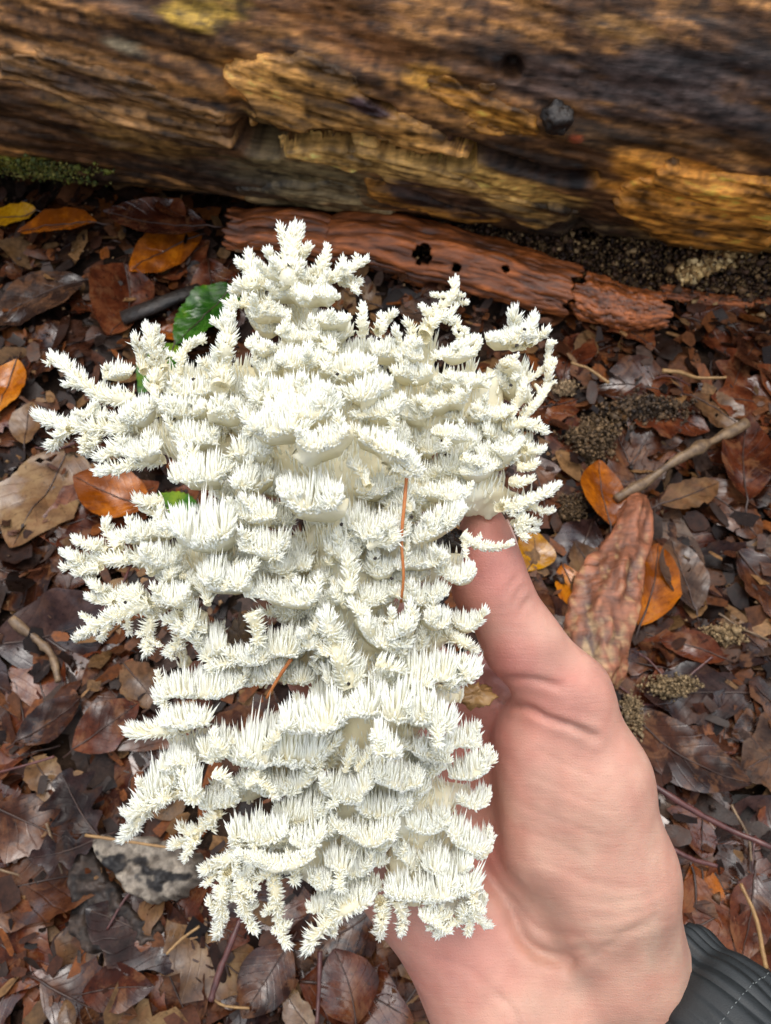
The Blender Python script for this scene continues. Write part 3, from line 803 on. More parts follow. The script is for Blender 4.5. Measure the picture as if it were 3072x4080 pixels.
# the rest of the litter: leaves lying in layers
KINDS = [('dark brown', .44), ('red-brown', .32), ('grey-brown', .08), ('tan', .08), ('purple-black', .08)]
LABEL = {'dark brown': 'wet dark brown beech leaf flat in the litter', 'red-brown': 'wet red-brown beech leaf flat in the litter',
         'grey-brown': 'grey-brown glossy beech leaf in the litter', 'tan': 'tan decayed beech leaf in the litter',
         'purple-black': 'nearly black sodden leaf in the litter', 'orange': 'small orange-brown leaf half buried in the litter'}
cnt = 0; tries = 0
placed = []
while cnt < 235 and tries < 20000:
    tries += 1
    px = rnd.uniform(-150, 3220); py = rnd.uniform(900, 4250)
    foot = 830 + 0.15 * px
    if py < foot + 60: continue
    # the fungus and the hand hide most of the middle: fewer leaves there
    if 450 < px < 2000 and 1250 < py < 3600 and rnd.random() < 0.72: continue
    gpt = gp_(px, py)
    if placed and min((gpt[0] - q[0]) ** 2 + (gpt[1] - q[1]) ** 2 for q in placed) < 0.014 ** 2: continue
    placed.append(gpt)
    x = rnd.random(); acc = 0
    for mk, pr in KINDS:
        acc += pr
        if x < acc: break
    L = rnd.uniform(.062, .115) * (0.6 if mk == 'orange' else 1); a = rnd.uniform(0, 2 * math.pi)
    d = np.array([math.cos(a), math.sin(a)]) * L / 2
    torn = rnd.choice([.1, .2, .25, .3, .35])
    o = leaf(gpt[:2] - d, gpt[:2] + d, rnd.uniform(.5, .72), mk, cup=abs(rnd.gauss(0, .13)), roll=rnd.gauss(0, .3), tiltx=rnd.gauss(0, .12),
             z=rnd.uniform(-.004, .010), seed=1000 + cnt, torn=torn, stalk=rnd.random() < .5, wave=rnd.uniform(.06, .25), nu=20, nv=9, kind='oak' if rnd.random() < .08 else 'beech')
    tag(o, LABEL[mk], 'leaf', mk + ' leaves of the litter')
    cnt += 1

# fragments below and between them
def fragments(n, seed, zlo=-.006, zhi=.006, big=1.0):
    r = np.random.default_rng(seed)
    x = r.uniform(-.72, .72, n); y = r.uniform(-.4, .95, n)
    L = big * r.uniform(.012, .05, n) * np.where(r.random(n) < .5, .55, 1); W = L * r.uniform(.2, .8, n); a = r.uniform(0, 2 * np.pi, n)
    nu, nv = 4, 3
    U, Vv = np.meshgrid(np.linspace(-.5, .5, nu), np.linspace(-.5, .5, nv), indexing='ij')
    U = U.ravel()[None] + r.normal(0, .05, (n, nu * nv)); Vv = Vv.ravel()[None] * (1 - 0.7 * (2 * U) ** 2 * r.random((n, 1))) + r.normal(0, .05, (n, nu * nv))
    X = U * L[:, None]; Yy = Vv * W[:, None]
    Zz = (r.normal(0, .25, (n, 1)) * X + r.normal(0, .35, (n, 1)) * Yy + r.normal(0, 6, (n, 1)) * Yy ** 2 + r.normal(0, 4, (n, 1)) * X ** 2)
    ca, sa = np.cos(a)[:, None], np.sin(a)[:, None]
    WX = x[:, None] + ca * X - sa * Yy; WY = y[:, None] + sa * X + ca * Yy
    WZ = hm(WX, WY) + Zz + r.uniform(zlo, zhi, (n, 1))
    V = np.stack([WX, WY, WZ], -1).reshape(-1, 3)
    fq = (grid_faces(nu, nv)[None] + (nu * nv) * np.arange(n)[:, None, None]).reshape(-1, 4)
    cs = np.array([lin(*c)[:3] for c in [(52, 30, 20), (78, 44, 27), (100, 62, 38), (40, 25, 18), (66, 50, 42), (128, 94, 60), (34, 22, 17), (112, 62, 26)]])
    C = cs[r.integers(0, len(cs), n)] * r.uniform(.3, .8, (n, 1))
    o = mesh_obj('leaf_fragments', V, fq, M['litter'], None, col=np.repeat(C, nu * nv, 0))
    tag(o, 'broken brown leaf fragments and mould covering the forest floor', 'leaf litter', kind='stuff')
fragments(8500, 77)
fragments(6500, 78, .003, .014, .5)
pts = np.stack([rng.uniform(-.6, .6, 11000), rng.uniform(-.35, .85, 11000), np.zeros(11000)], -1)
pts = pts[noise2(pts[:, 0], pts[:, 1], 12.0, 44, 2) + rng.uniform(-.5, .5, 11000) > 0]
pts[:, 2] = hm(pts[:, 0], pts[:, 1]) + rng.uniform(-.002, .013, len(pts))
tag(crumbs('soil_crumbs', pts, 0.0016, [(50, 34, 24), (80, 56, 37), (34, 23, 17), (118, 90, 60), (66, 40, 25)], 6, M['crumb']), 'fine dark crumbs scattered over the leaf litter', 'soil crumbs')

# ------------------------------------------------------------------ twigs, stalks, clods
def strand(name, path, r0, r1, mat, label, cat, z=0.02, seed=0, group=None, knob=0.0, zs=None):
    P2 = catmull(path, 22)
    G = ground(P2[:, 0], P2[:, 1], z)
    G[:, 2] = hm(G[:, 0], G[:, 1]) + (np.interp(np.linspace(0, 1, 22), np.linspace(0, 1, len(zs)), zs) if zs else z)
    R = np.linspace(r0, r1, 22) * (1 + knob * noise3(np.stack([np.arange(22) * .6, np.zeros(22), np.zeros(22) + seed], -1), seed))
    V, Fq = tube(G, R, 8, 0.25, seed)
    loc = np.array([G[11, 0], G[11, 1], 0])
    o = mesh_obj(name, V - loc, Fq, mat); o.location = loc
    return tag(o, label, cat, group)
strand('twig', [(2470, 1960), (2620, 1870), (2760, 1790), (2900, 1710), (2990, 1660)], .0042, .006, M['twig'], 'knobbly grey-brown twig leaning up from the orange leaf', 'twig', .026, 3, knob=.5)
strand('leaf_stalk', [(2580, 3105), (2700, 3190), (2850, 3270), (3090, 3385)], .0026, .0019, M['stalk'], 'long dark purple leaf stalk beside the ball of the thumb', 'stalk', .028, 4)
strand('leaf_stalk', [(2650, 3370), (2750, 3420), (2860, 3450)], .002, .0016, M['stalk'], 'short purple stalk below the long purple stalk', 'stalk', .022, 5)
strand('grass_straw', [(2950, 3520), (3010, 3660), (3060, 3860)], .0012, .0015, M['straw'], 'pale bent straw rising beside the sleeve', 'straw', .03, 6)
strand('grass_straw', [(2640, 1475), (2760, 1485), (2900, 1495)], .0022, .0012, M['straw'], 'straight yellow straw lying below the bark curl', 'straw', .022, 7)
strand('grass_straw', [(2275, 1445), (2350, 1470), (2425, 1530)], .0012, .0016, M['straw'], 'bent pale straw between the fungus and the bark curl', 'straw', .024, 8)
strand('leaf_stalk', [(960, 3660), (920, 3760), (870, 3880), (835, 3990)], .0019, .0022, M['stalk'], 'reddish stalk hanging below the lower spines', 'stalk', .03, 9)
strand('grass_straw', [(350, 3330), (520, 3355), (690, 3380)], .0011, .0009, M['straw'], 'thin straw crossing the crusted wood piece', 'straw', .04, 10)
strand('grass_straw', [(800, 3690), (730, 3740), (670, 3800)], .0009, .0009, M['straw'], 'fine yellow straw beside the reddish stalk', 'straw', .022, 11)
strand('grass_straw', [(830, 3970), (890, 4010), (990, 4020)], .0008, .0008, M['straw'], 'thin pale fibre at the reddish stalk foot', 'straw', .022, 12)
strand('leaf_stalk', [(1275, 3790), (1270, 3940), (1262, 4080)], .0016, .0012, M['stalk'], 'dark stalk between the glistening leaf and the mahogany leaf', 'stalk', .026, 13)
strand('twig', [(60, 2480), (200, 2600), (240, 2720)], .004, .003, M['twig'], 'thick brown twig lying loose on dark leaves', 'twig', .012, 14, knob=.3)
for k in range(26):
    px = rnd.choice([rnd.uniform(0, 600), rnd.uniform(2450, 3060)]); py = rnd.uniform(1350, 4000); a = rnd.uniform(0, math.pi); L = rnd.uniform(80, 240)
    dx, dy = math.cos(a) * L / 2, math.sin(a) * L / 2
    strand('leaf_stalk', [(px - dx, py - dy), (px + rnd.gauss(0, 14), py + rnd.gauss(0, 14)), (px + dx, py + dy)], .0011, .0008, M['stalk'] if k % 3 else M['twig'],
           'thin dark loose stalk lying on the litter', 'stalk', rnd.uniform(.008, .016), 60 + k, 'loose stalks on the litter')

def clod(px, py, r, seed, cols, label, flat=(1, .8, .6), z=0.006, amp=.5, cat='sawdust clod', name='sawdust_clod'):
    """a heap of rotten-wood grains stuck together"""
    g_ = gp_(px, py, z); c = np.array([g_[0], g_[1], float(hm(g_[0], g_[1])) + z])
    q = np.random.default_rng(seed); n = int(1100 * (r / .02) ** 1.5) + 400
    D = q.normal(size=(n, 3)); D /= np.linalg.norm(D, axis=1)[:, None]
    R = r * (1 + amp * fbm(D * 1.7 + seed, seed, 3)) * q.uniform(.45, 1.03, n)
    mid = tuple((np.array(cols[0]) + np.array(cols[1])) / 2)
    o = crumbs(name, D * R[:, None] * np.array(flat), max(.0011, r * .065), [tuple(.78 * q for q in w_) for w_ in (cols[0], cols[1], mid, mid)], seed, M['crumb'])
    del o['kind']
    o.location = c
    return tag(o, label, cat)
TAN = [(92, 70, 46), (142, 112, 76)]
clod(2360, 1740, .026, 11, TAN, 'round tan sawdust clod above the glossy orange leaf', (1, .9, .6))
clod(2560, 1640, .026, 12, [(60, 46, 34), (120, 92, 62)], 'wide brown sawdust clod beside the round tan clod', (1.5, .7, .6))
clod(2270, 2015, .018, 13, TAN, 'small tan clod between a fungus arm and the glossy orange leaf')
clod(2250, 1550, .010, 14, [(150, 120, 86), (206, 176, 134)], 'cream coloured wood crumb beyond the round tan clod', (1.2, .8, .8))
clod(2690, 2725, .014, 15, [(132, 108, 74), (178, 150, 108)], 'pale crumbly sawdust clod near the tapering bark piece', (1.5, .7, .6), .02)
clod(2530, 2850, .013, 16, [(126, 102, 70), (174, 146, 106)], 'small pale clod beside the thumb joint', (.7, 1.4, .6), .02)
clod(2900, 2520, .014, 17, [(150, 120, 80), (190, 160, 116)], 'pale clod under the rust coloured curled leaf', (1.3, .6, .6), .01)

# tapering bark piece behind the thumb
def bark_cone():
    ax2 = catmull([(2545, 1990), (2500, 2120), (2440, 2300), (2370, 2500), (2310, 2720)], 50)
    G = ground(ax2[:, 0], ax2[:, 1]); R = np.interp(np.linspace(0, 1, 50), [0, .08, .3, .6, 1], [.010, .016, .022, .027, .026])
    G[:, 2] = hm(G[:, 0], G[:, 1]) * .4 + 0.004
    T = np.gradient(G, axis=0); T /= np.linalg.norm(T, axis=1)[:, None]; B = np.cross(T, LZ); B /= np.linalg.norm(B, axis=1)[:, None]
    th = np.linspace(-.25, np.pi + .25, 34); TH, I = np.meshgrid(th, np.arange(50), indexing='xy')
    nz = fbm(np.stack([I * .09, TH * 2, I * 0], -1), 71, 4); nf = fbm(np.stack([I * .4, TH * 7, I * 0], -1), 75, 3)
    rr = R[:, None] * (1 + .22 * nz + .05 * nf)
    V = G[:, None] + rr[..., None] * (np.cos(TH)[..., None] * B[:, None] + 1.25 * np.sin(TH)[..., None] * LZ)
    C = np.array(lin(122, 74, 50)[:3]) * np.clip(.8 + .5 * nz + .4 * nf, .2, 1.5)[..., None]
    pale = sstep(.1, .6, fbm(np.stack([I * .8, TH * 11, I * 0 + 4], -1), 81, 3) + 1.1 * (I - 36) / 50 - .1)[..., None]
    C = C * (1 - .5 * pale) + np.array(lin(176, 146, 104)[:3]) * .5 * pale
    loc = G[25] * np.array([1, 1, 0])
    o = mesh_obj('bark_piece', V.reshape(-1, 3) - loc, grid_faces(50, 34), M['bark'], None, col=C.reshape(-1, 3)); o.location = loc
    md = o.modifiers.new('thickness', 'SOLIDIFY'); md.thickness = .004; md.offset = -1
    tag(o, 'tapering reddish-brown piece of curved bark behind the thumb', 'bark')
bark_cone()

# crusted wood piece, lower left: black bark flank with a pale crust
def crust_piece():
    root = empty('crusted_wood', tuple(gp_(560, 3480) * np.array([1, 1, 0])))
    tag(root, 'chunk of dead wood with black bark and pale grey crust', 'wood chunk')
    lo = np.array(root.location)
    def slab(poly, h0, h1, name, mat, cols, seed, amp):
        P = np.array(poly, float)
        step = 7.0
        xs = np.arange(P[:, 0].min(), P[:, 0].max() + 1, step); ys = np.arange(P[:, 1].min(), P[:, 1].max() + 1, step)
        PXg, PYg = np.meshgrid(xs, ys, indexing='ij')
        ins = np.zeros(PXg.shape, bool); dist = np.full(PXg.shape, 1e9); n = len(P)
        for i in range(n):
            x1, y1 = P[i]; x2, y2 = P[(i + 1) % n]
            ins ^= ((y1 > PYg) != (y2 > PYg)) & (PXg < (x2 - x1) * (PYg - y1) / (y2 - y1 + 1e-9) + x1)
            L2 = (x2 - x1) ** 2 + (y2 - y1) ** 2; u = np.clip(((PXg - x1) * (x2 - x1) + (PYg - y1) * (y2 - y1)) / L2, 0, 1)
            dist = np.minimum(dist, np.hypot(PXg - x1 - u * (x2 - x1), PYg - y1 - u * (y2 - y1)))
        sdf = np.where(ins, dist, -dist) + 16 * noise2(PXg, PYg, .02, seed, 3)
        G = ground(PXg, PYg)
        nn = noise2(PXg, PYg, .03, seed + 2, 4); ng = noise2(PXg, PYg, .012, seed + 4, 2)
        z = -0.01 + (h0 + (h1 - h0) * (PXg - xs[0]) / (xs[-1] - xs[0]) + 0.01) * sstep(-6, 26, sdf) + amp * nn + amp * 1.3 * ng
        G[..., 2] = hm(G[..., 0], G[..., 1]) * .3 + z
        k = (sdf > -14).ravel(); fq = grid_faces(*PXg.shape); fq = fq[k[fq].all(1)]
        cc = np.array([lin(*c)[:3] for c in cols]); w0 = np.clip(.5 + .9 * nn, 0, 1)[..., None]
        C = cc[0] * (1 - w0) + cc[1] * w0
        if len(cc) > 2:
            w1 = sstep(.12, .4, noise2(PXg, PYg, .016, seed + 12, 3))[..., None]; C = C * (1 - w1) + cc[2] * w1
        us = np.unique(fq); rm = -np.ones(k.size, int); rm[us] = np.arange(len(us))
        mesh_obj(name, G.reshape(-1, 3)[us] - lo, rm[fq][:, ::-1], mat, root, col=C.reshape(-1, 3)[us])
    slab([(370, 3330), (520, 3330), (700, 3340), (830, 3400), (840, 3520), (760, 3590), (590, 3605), (510, 3540), (430, 3450)], .026, .032, 'pale_crust', M['crumb'], [(72, 63, 54), (138, 127, 112), (24, 20, 18)], 5, .0028)
    slab([(300, 3360), (385, 3345), (450, 3440), (520, 3560), (600, 3640), (690, 3640), (690, 3730), (560, 3800), (380, 3810), (295, 3720), (290, 3500)], .018, .014, 'black_bark', M['crumb'], [(18, 14, 12), (56, 44, 36)], 15, .0035)
crust_piece()
V, Fq = tube(np.array([[0, 0, 0], [.03, .012, .004], [.06, .03, .003], [.075, .045, 0]]), [.009, .011, .009, .005], 10, .3, 3, .6)
g_ = gp_(500, 1295); o = mesh_obj('bark_piece', V, Fq, M['blackbark']); o.location = (g_[0], g_[1], float(hm(g_[0], g_[1])) + .014)
tag(o, 'wet black piece of bark beside the cupped chestnut leaf', 'bark')

# ------------------------------------------------------------------ the hand
MM = D0 / F_PX                     # metres per photograph pixel in the held plane
def hp(px, py, dz_mm): return held(float(px), float(py), dz_mm / 1000.0)
def seg_dist(P, a, b, ra, rb):
    ab = b - a; t = np.clip(((P - a) @ ab) / (ab @ ab), 0, 1)
    return np.linalg.norm(P - a - t[..., None] * ab, axis=-1) - (ra + (rb - ra) * t)
# tapered limbs: (px, py, mm towards the camera, radius in px) pairs
HAND = [
    # thumb
    ((1925, 2060, -14, 74), (1935, 2180, -13, 100)), ((1935, 2180, -13, 100), (1952, 2330, -13, 134)), ((1952, 2330, -13, 134), (2080, 2560, -15, 142)),
    ((2080, 2560, -15, 142), (2262, 2775, -17, 165)), ((2262, 2775, -17, 165), (2355, 3120, -20, 238)), ((1880, 2720, -44, 150), (2120, 2950, -40, 190)),
    # ball of the thumb
    ((2120, 2960, -20, 170), (2200, 3330, -22, 235)), ((2355, 3120, -20, 236), (2400, 3480, -26, 300)), ((2400, 3480, -26, 300), (2440, 3780, -32, 300)),
    # heel of the hand and palm
    ((1690, 3440, -46, 270), (2060, 3960, -40, 330)), ((1650, 3100, -48, 240), (1690, 3440, -46, 270)), ((2000, 3000, -48, 200), (2100, 3600, -46, 280)),
    ((1750, 2900, -52, 170), (1560, 3300, -52, 200)),
    # wrist and forearm
    ((2440, 3780, -32, 285), (2580, 4020, -40, 290)), ((2060, 3960, -40, 330), (2500, 4160, -46, 300)), 
    # fingers curling round behind the fungus
    ((1830, 2800, -48, 118), (1560, 2440, -56, 108)), ((1560, 2440, -56, 108), (1380, 2260, -48, 96)), ((1380, 2260, -48, 96), (1280, 2180, -40, 84)),
    ((1720, 2900, -54, 118), (1380, 2560, -62, 110)), ((1380, 2560, -62, 110), (1230, 2440, -52, 98)), ((1230, 2440, -52, 98), (1160, 2390, -42, 86)),
    ((1620, 3060, -54, 112), (1330, 2800, -62, 104)), ((1330, 2800, -62, 104), (1220, 2700, -50, 92)), ((1220, 2700, -50, 92), (1200, 2650, -40, 82)),
    ((1540, 3230, -52, 100), (1340, 3050, -58, 92)), ((1340, 3050, -58, 92), (1260, 2980, -48, 82)), ((1260, 2980, -48, 82), (1240, 2940, -40, 74)),
]
KS = [0.010] * 15 + [0.0022] * 12   # how softly each limb melts into the rest
prims = []
for (a, b) in HAND:
    fa = 1.2 if a[2] <= -40 and a[1] > 2880 and a[3] > 160 else 1.0
    prims.append((hp(*a[:3]), hp(*b[:3]), a[3] * MM * fa, b[3] * MM * (1.12 if fa > 1 else 1.0)))
ARM0 = hp(2600, 4000, -42); ARMD = .69 * RT - .31 * UP + .85 * -FW; ARMD /= np.linalg.norm(ARMD)
prims.insert(14, (ARM0 - ARMD * .004, ARM0 + ARMD * .085, .0235, .027)); KS.insert(14, .008)
hv = 0.0013
allp = np.array([p for q in prims for p in q[:2]])
lo = allp.min(0) - 0.034; hi = allp.max(0) + 0.034
nx, ny, nz_ = np.ceil((hi - lo) / hv).astype(int)
gxs = [lo[i] + hv * np.arange(n) for i, n in enumerate((nx, ny, nz_))]
PG = np.stack(np.meshgrid(*gxs, indexing='ij'), -1).astype(np.float32)
d = None
for k, (a, b, ra, rb) in enumerate(prims):
    q = seg_dist(PG, a.astype(np.float32), b.astype(np.float32), ra, rb)
    if d is None: d = q; continue
    kk = KS[k]
    h_ = np.clip(0.5 + 0.5 * (d - q) / kk, 0, 1)
    d = d * (1 - h_) + q * h_ - kk * h_ * (1 - h_)
HV, HF = surface_nets(d, lo, hv)
del PG
HV = laplace(HV, HF, 9, 0.5)
HN = vert_normals(HV, HF)
if ((HV - HV.mean(0)) * HN).sum() < 0: HF = HF[:, ::-1]; HN = -HN
hx, hy, _ = project(HV)
front = sstep(-0.05, 0.35, -(HN @ FW))
def crease(path, width, depth):
    global HV
    P = catmull(path, 70)
    m = (hx > P[:, 0].min() - 150) & (hx < P[:, 0].max() + 150) & (hy > P[:, 1].min() - 150) & (hy < P[:, 1].max() + 150)
    dd = np.full(m.sum(), 1e9); side = np.zeros(m.sum())
    x, y = hx[m], hy[m]
    for q in P: dd = np.minimum(dd, np.hypot(x - q[0], y - q[1]))
    endw = np.minimum(np.hypot(x - P[0, 0], y - P[0, 1]), np.hypot(x - P[-1, 0], y - P[-1, 1]))
    f = sstep(0, 3.0 * width, endw + width * 1.2)
    HV[m] -= HN[m] * ((depth * np.exp(-(dd / width) ** 2) - 0.22 * depth * np.exp(-((dd - 2.6 * width) / (1.6 * width)) ** 2)) * f * front[m])[:, None]
CREASES = [
    ([(1930, 2700), (1965, 2765), (2010, 2800), (2105, 2822), (2182, 2862), (2288, 2898), (2372, 2938)], 13, .0018),
    ([(1960, 2700), (2040, 2705), (2136, 2712), (2230, 2735)], 14, .0010),
    ([(2105, 2822), (2200, 2830), (2330, 2850), (2420, 2880)], 12, .00018),
    ([(1880, 3380), (1953, 3500), (2029, 3615), (2090, 3745), (2159, 3806), (2258, 3838)], 26, .0026),
    ([(2090, 3745), (2150, 3790), (2230, 3800), (2330, 3770)], 18, .0007),
    ([(2030, 3570), (2150, 3700), (2300, 3730)], 14, .0005),
    ([(2258, 3838), (2380, 3800), (2500, 3720), (2640, 3640)], 20, .0005),
    ([(2060, 2300), (2035, 2330), (2020, 2370)], 10, .0005), ([(2090, 2340), (2060, 2370), (2050, 2410)], 10, .0005), ([(2120, 2380), (2085, 2415), (2075, 2450)], 10, .0005),
    ([(2140, 2990), (2240, 3040), (2360, 3090), (2460, 3120)], 11, .00018), ([(2110, 3090), (2210, 3130), (2350, 3200), (2450, 3230)], 11, .00018),
    ([(2070, 3210), (2180, 3250), (2330, 3310), (2440, 3340)], 11, .0002), ([(2050, 3300), (2200, 3350), (2340, 3420)], 10, .00018),
    ([(2060, 3420), (2200, 3450), (2380, 3520), (2520, 3540)], 12, .0002), ([(2300, 3580), (2430, 3600), (2600, 3570)], 10, .00018),
    ([(2360, 3660), (2480, 3650), (2640, 3600)], 9, .00022), ([(2320, 3720), (2480, 3720), (2680, 3660)], 9, .00022),
    ([(1700, 3800), (1860, 3860), (2000, 3980)], 16, .0002), ([(1980, 3960), (2040, 4020), (2070, 4100)], 12, .0005), ([(2090, 3960), (2110, 4030), (2160, 4100)], 12, .0005),
]
for c in CREASES: crease(*c)
HV += HN * (0.00025 * fbm(HV * 90, 91, 3))[:, None]

def mat_skin():
    m, n, l, p = new_mat('skin')
    tc = n.new('ShaderNodeTexCoord')
    vc = add(n, 'ShaderNodeVertexColor', layer_name='col')
    nz = add(n, 'ShaderNodeTexNoise', Scale=70.0, Detail=5.0, Roughness=0.6); l.new(tc.outputs['Object'], nz.inputs['Vector'])
    mr = add(n, 'ShaderNodeMapRange'); mr.inputs[1].default_value = .3; mr.inputs[2].default_value = .7; mr.inputs[3].default_value = .88; mr.inputs[4].default_value = 1.1
    l.new(nz.outputs['Fac'], mr.inputs[0])
    mx = add(n, 'ShaderNodeVectorMath', operation='MULTIPLY'); l.new(vc.outputs[0], mx.inputs[0]); l.new(mr.outputs[0], mx.inputs[1])
    l.new(mx.outputs[0], p.inputs['Base Color'])
    p.inputs['Roughness'].default_value = 0.52
    p.inputs['Specular IOR Level'].default_value = 0.42
    p.inputs['Subsurface Weight'].default_value = 0.18
    p.inputs['Subsurface Radius'].default_value = (1.0, .35, .18)
    p.inputs['Subsurface Scale'].default_value = 0.0035
    # fine skin lines: a stretched noise across the ball of the thumb and a pore pattern
    mp_ = n.new('ShaderNodeMapping'); mp_.inputs['Rotation'].default_value = (0, 0, math.radians(-20)); mp_.inputs['Scale'].default_value = (9, 60, 1)
    l.new(tc.outputs['UV'], mp_.inputs['Vector'])
    wv = add(n, 'ShaderNodeTexNoise', Scale=1.0, Detail=3.0, Distortion=.4); l.new(mp_.outputs[0], wv.inputs['Vector'])
    vo = add(n, 'ShaderNodeTexVoronoi', Scale=1100.0); vo.feature = 'DISTANCE_TO_EDGE'; l.new(tc.outputs['Object'], vo.inputs['Vector'])
    b1 = add(n, 'ShaderNodeBump', Strength=.28, Distance=.0006); l.new(wv.outputs['Fac'], b1.inputs['Height'])
    b2 = add(n, 'ShaderNodeBump', Strength=.5, Distance=.0003); l.new(vo.outputs['Distance'], b2.inputs['Height']); l.new(b1.outputs[0], b2.inputs['Normal'])
    l.new(b2.outputs[0], p.inputs['Normal'])
    return m
sk = np.array(lin(180, 135, 116)[:3]); red = np.array(lin(176, 105, 96)[:3]); yel = np.array(lin(173, 136, 115)[:3])
C = np.tile(sk, (len(HV), 1))
for (bx, by, rr_, cc, st) in [(1930, 2250, 210, red, .75), (2020, 2640, 150, red, .6), (2250, 2790, 170, red, .35), (1700, 3880, 260, red, .45), (1900, 3750, 180, red, .35), (1900, 2900, 220, red, .6),
                              (2330, 3350, 200, yel, .5), (2560, 3800, 300, yel, .6), (1950, 3400, 120, red, .5), (1500, 2900, 600, red, .35)]:
    wgt = (st * np.exp(-((hx - bx) ** 2 + (hy - by) ** 2) / rr_ ** 2))[:, None]
    C = C * (1 - wgt) + cc * wgt
C *= (1 + .10 * fbm(HV * 60, 95, 3))[:, None]
C = C * (1 + .12 * fbm(HV * 140 + 5, 97, 3)[:, None] * np.array([.25, 1, 1])) * (1 - .10 * sstep(.25, .6, fbm(HV * 45 + 9, 99, 2))[:, None] * np.array([1, .6, .5]))
person = empty('person', tuple(hp(2700, 4150, -45)))
tag(person, 'bare right hand in a dark sleeve holding the white fungus', 'person')
lo_p = np.array(person.location)
M['skin'] = mat_skin()
mesh_obj('hand', HV - lo_p, HF, M['skin'], person, col=np.clip(C, .02, .8), uv=np.stack([hx / 1000, hy / 1000], -1))
# thumb nail, seen edge-on at the outer side of the tip
nu_, nv_ = 12, 9
a_ = hp(1972, 2060, -20); b_ = hp(2000, 2225, -18)
U_, W_ = np.meshgrid(np.linspace(0, 1, nu_), np.radians(np.linspace(-48, 48, nv_)), indexing='ij')
axn = (b_ - a_) / np.linalg.norm(b_ - a_); outn = RT * .86 - (-FW) * .3 + UP * .2; outn -= axn * (outn @ axn); outn /= np.linalg.norm(outn); sdn = np.cross(axn, outn)
rn = 0.0082 * (1 - .25 * (1 - U_) ** 2)
NVt = (hp(1947, 2085, -14)[None, None] + U_[..., None] * (b_ - a_) + (rn * np.cos(W_))[..., None] * outn * 1.0 + (rn * np.sin(W_))[..., None] * sdn)
M['nail'] = mat_plain('nail', lin(214, 172, 156), lin(224, 188, 172), 60, .25, .05)
nail = mesh_obj('thumb_nail', NVt.reshape(-1, 3) - lo_p, grid_faces(nu_, nv_), M['nail'], person)
md = nail.modifiers.new('thickness', 'SOLIDIFY'); md.thickness = .0006

# the sleeve: gathered dark cuff
def sleeve():
    c0, ax_, Ls = ARM0, ARMD, 0.085
    e1 = UP - ax_ * (UP @ ax_); e1 /= np.linalg.norm(e1); e2 = np.cross(ax_, e1)
    if e2 @ FW > 0: e2 = -e2
    ns, nt_ = 90, 420
    s_ = np.concatenate([np.linspace(0, .5, 60) ** 1.0, np.linspace(.51, 1, 30)]); th = np.linspace(0, 2 * np.pi, nt_, endpoint=False)
    Sg, Tg = np.meshgrid(s_ * Ls, th, indexing='ij')
    R0 = 0.0302
    cx, sx = np.cos(Tg), np.sin(Tg)
    circ = np.stack([cx * 6.0, sx * 6.0, Sg * 12], -1)
    fold = np.sin(Tg * 34 + 2.6 * noise3(circ, 5) + 1.2 * noise3(circ * 2.2, 6))
    gather = np.exp(-Sg / 0.022)
    r = R0 * (1.0 + 0.10 * sstep(0.0, 0.03, Sg)) + 0.00115 * fold * (0.35 + gather) * (.6 + .8 * noise3(circ * 1.3, 16)) + 0.0022 * noise3(np.stack([cx * 2, sx * 2, Sg * 45], -1), 8) * sstep(0.0, .02, Sg)
    r += 0.0016 * np.exp(-((Sg - .003) / .004) ** 2) - 0.0020 * np.exp(-((Sg - .013) / .004) ** 2) * .6
    V = c0 + Sg[..., None] * ax_ + r[..., None] * (cx[..., None] * e1 + 1.0 * sx[..., None] * e2)
    wob = 0.0012 * noise3(np.stack([cx * 5, sx * 5, Sg * 0], -1), 12) * np.exp(-Sg / .01)
    V = V + wob[..., None] * ax_
    idx = np.arange(len(s_) * nt_).reshape(len(s_), nt_); nx_ = np.roll(idx, -1, 1)
    Fq = np.stack([idx[:-1], nx_[:-1], nx_[1:], idx[1:]], -1).reshape(-1, 4)
    m, n, l, p = new_mat('sleeve_cloth')
    tc = n.new('ShaderNodeTexCoord')
    nz = add(n, 'ShaderNodeTexNoise', Scale=2600.0, Detail=2.0); l.new(tc.outputs['Object'], nz.inputs['Vector'])
    rp = ramp(n, [(.3, lin(15, 19, 20)), (.7, lin(28, 33, 34))]); l.new(nz.outputs['Fac'], rp.inputs['Fac']); l.new(rp.outputs[0], p.inputs['Base Color'])
    p.inputs['Roughness'].default_value = .5
    b = add(n, 'ShaderNodeBump', Strength=.3, Distance=.0003); l.new(nz.outputs['Fac'], b.inputs['Height']); l.new(b.outputs[0], p.inputs['Normal'])
    o = mesh_obj('sleeve', V.reshape(-1, 3) - lo_p, Fq, m, person)
    o['label'] = 'dark slate gathered jacket cuff'
    md = o.modifiers.new('thickness', 'SOLIDIFY'); md.thickness = .0012; md.offset = 1
    # stitching: one thread dash after another round the cuff
    ts = np.linspace(0, 2 * np.pi, 96, endpoint=False)
    ms = mat_plain('thread', lin(84, 90, 90), lin(110, 114, 112), 200, .6)
    i_s = int(np.argmin(np.abs(Sg[:, 0] - 0.0285)))
    VV, FF = [], []
    for k in range(96):
        j0 = int(k * nt_ / 96); pts_ = np.array([V[i_s, (j0 + q) % nt_] for q in range(3)])
        cen = c0 + Sg[i_s, 0] * ax_; out = pts_ - cen; out /= np.linalg.norm(out, axis=1)[:, None]
        tv, tf = tube(pts_ + out * .0014, .00016, 5); base_i = len(VV) and sum(len(q) for q in VV)
        VV.append(tv); FF += [tuple(i + base_i for i in f) for f in tf]
    st = mesh_obj('stitching', np.vstack(VV) - lo_p, FF, ms, o)
    tag(st, kind='stuff')
sleeve()

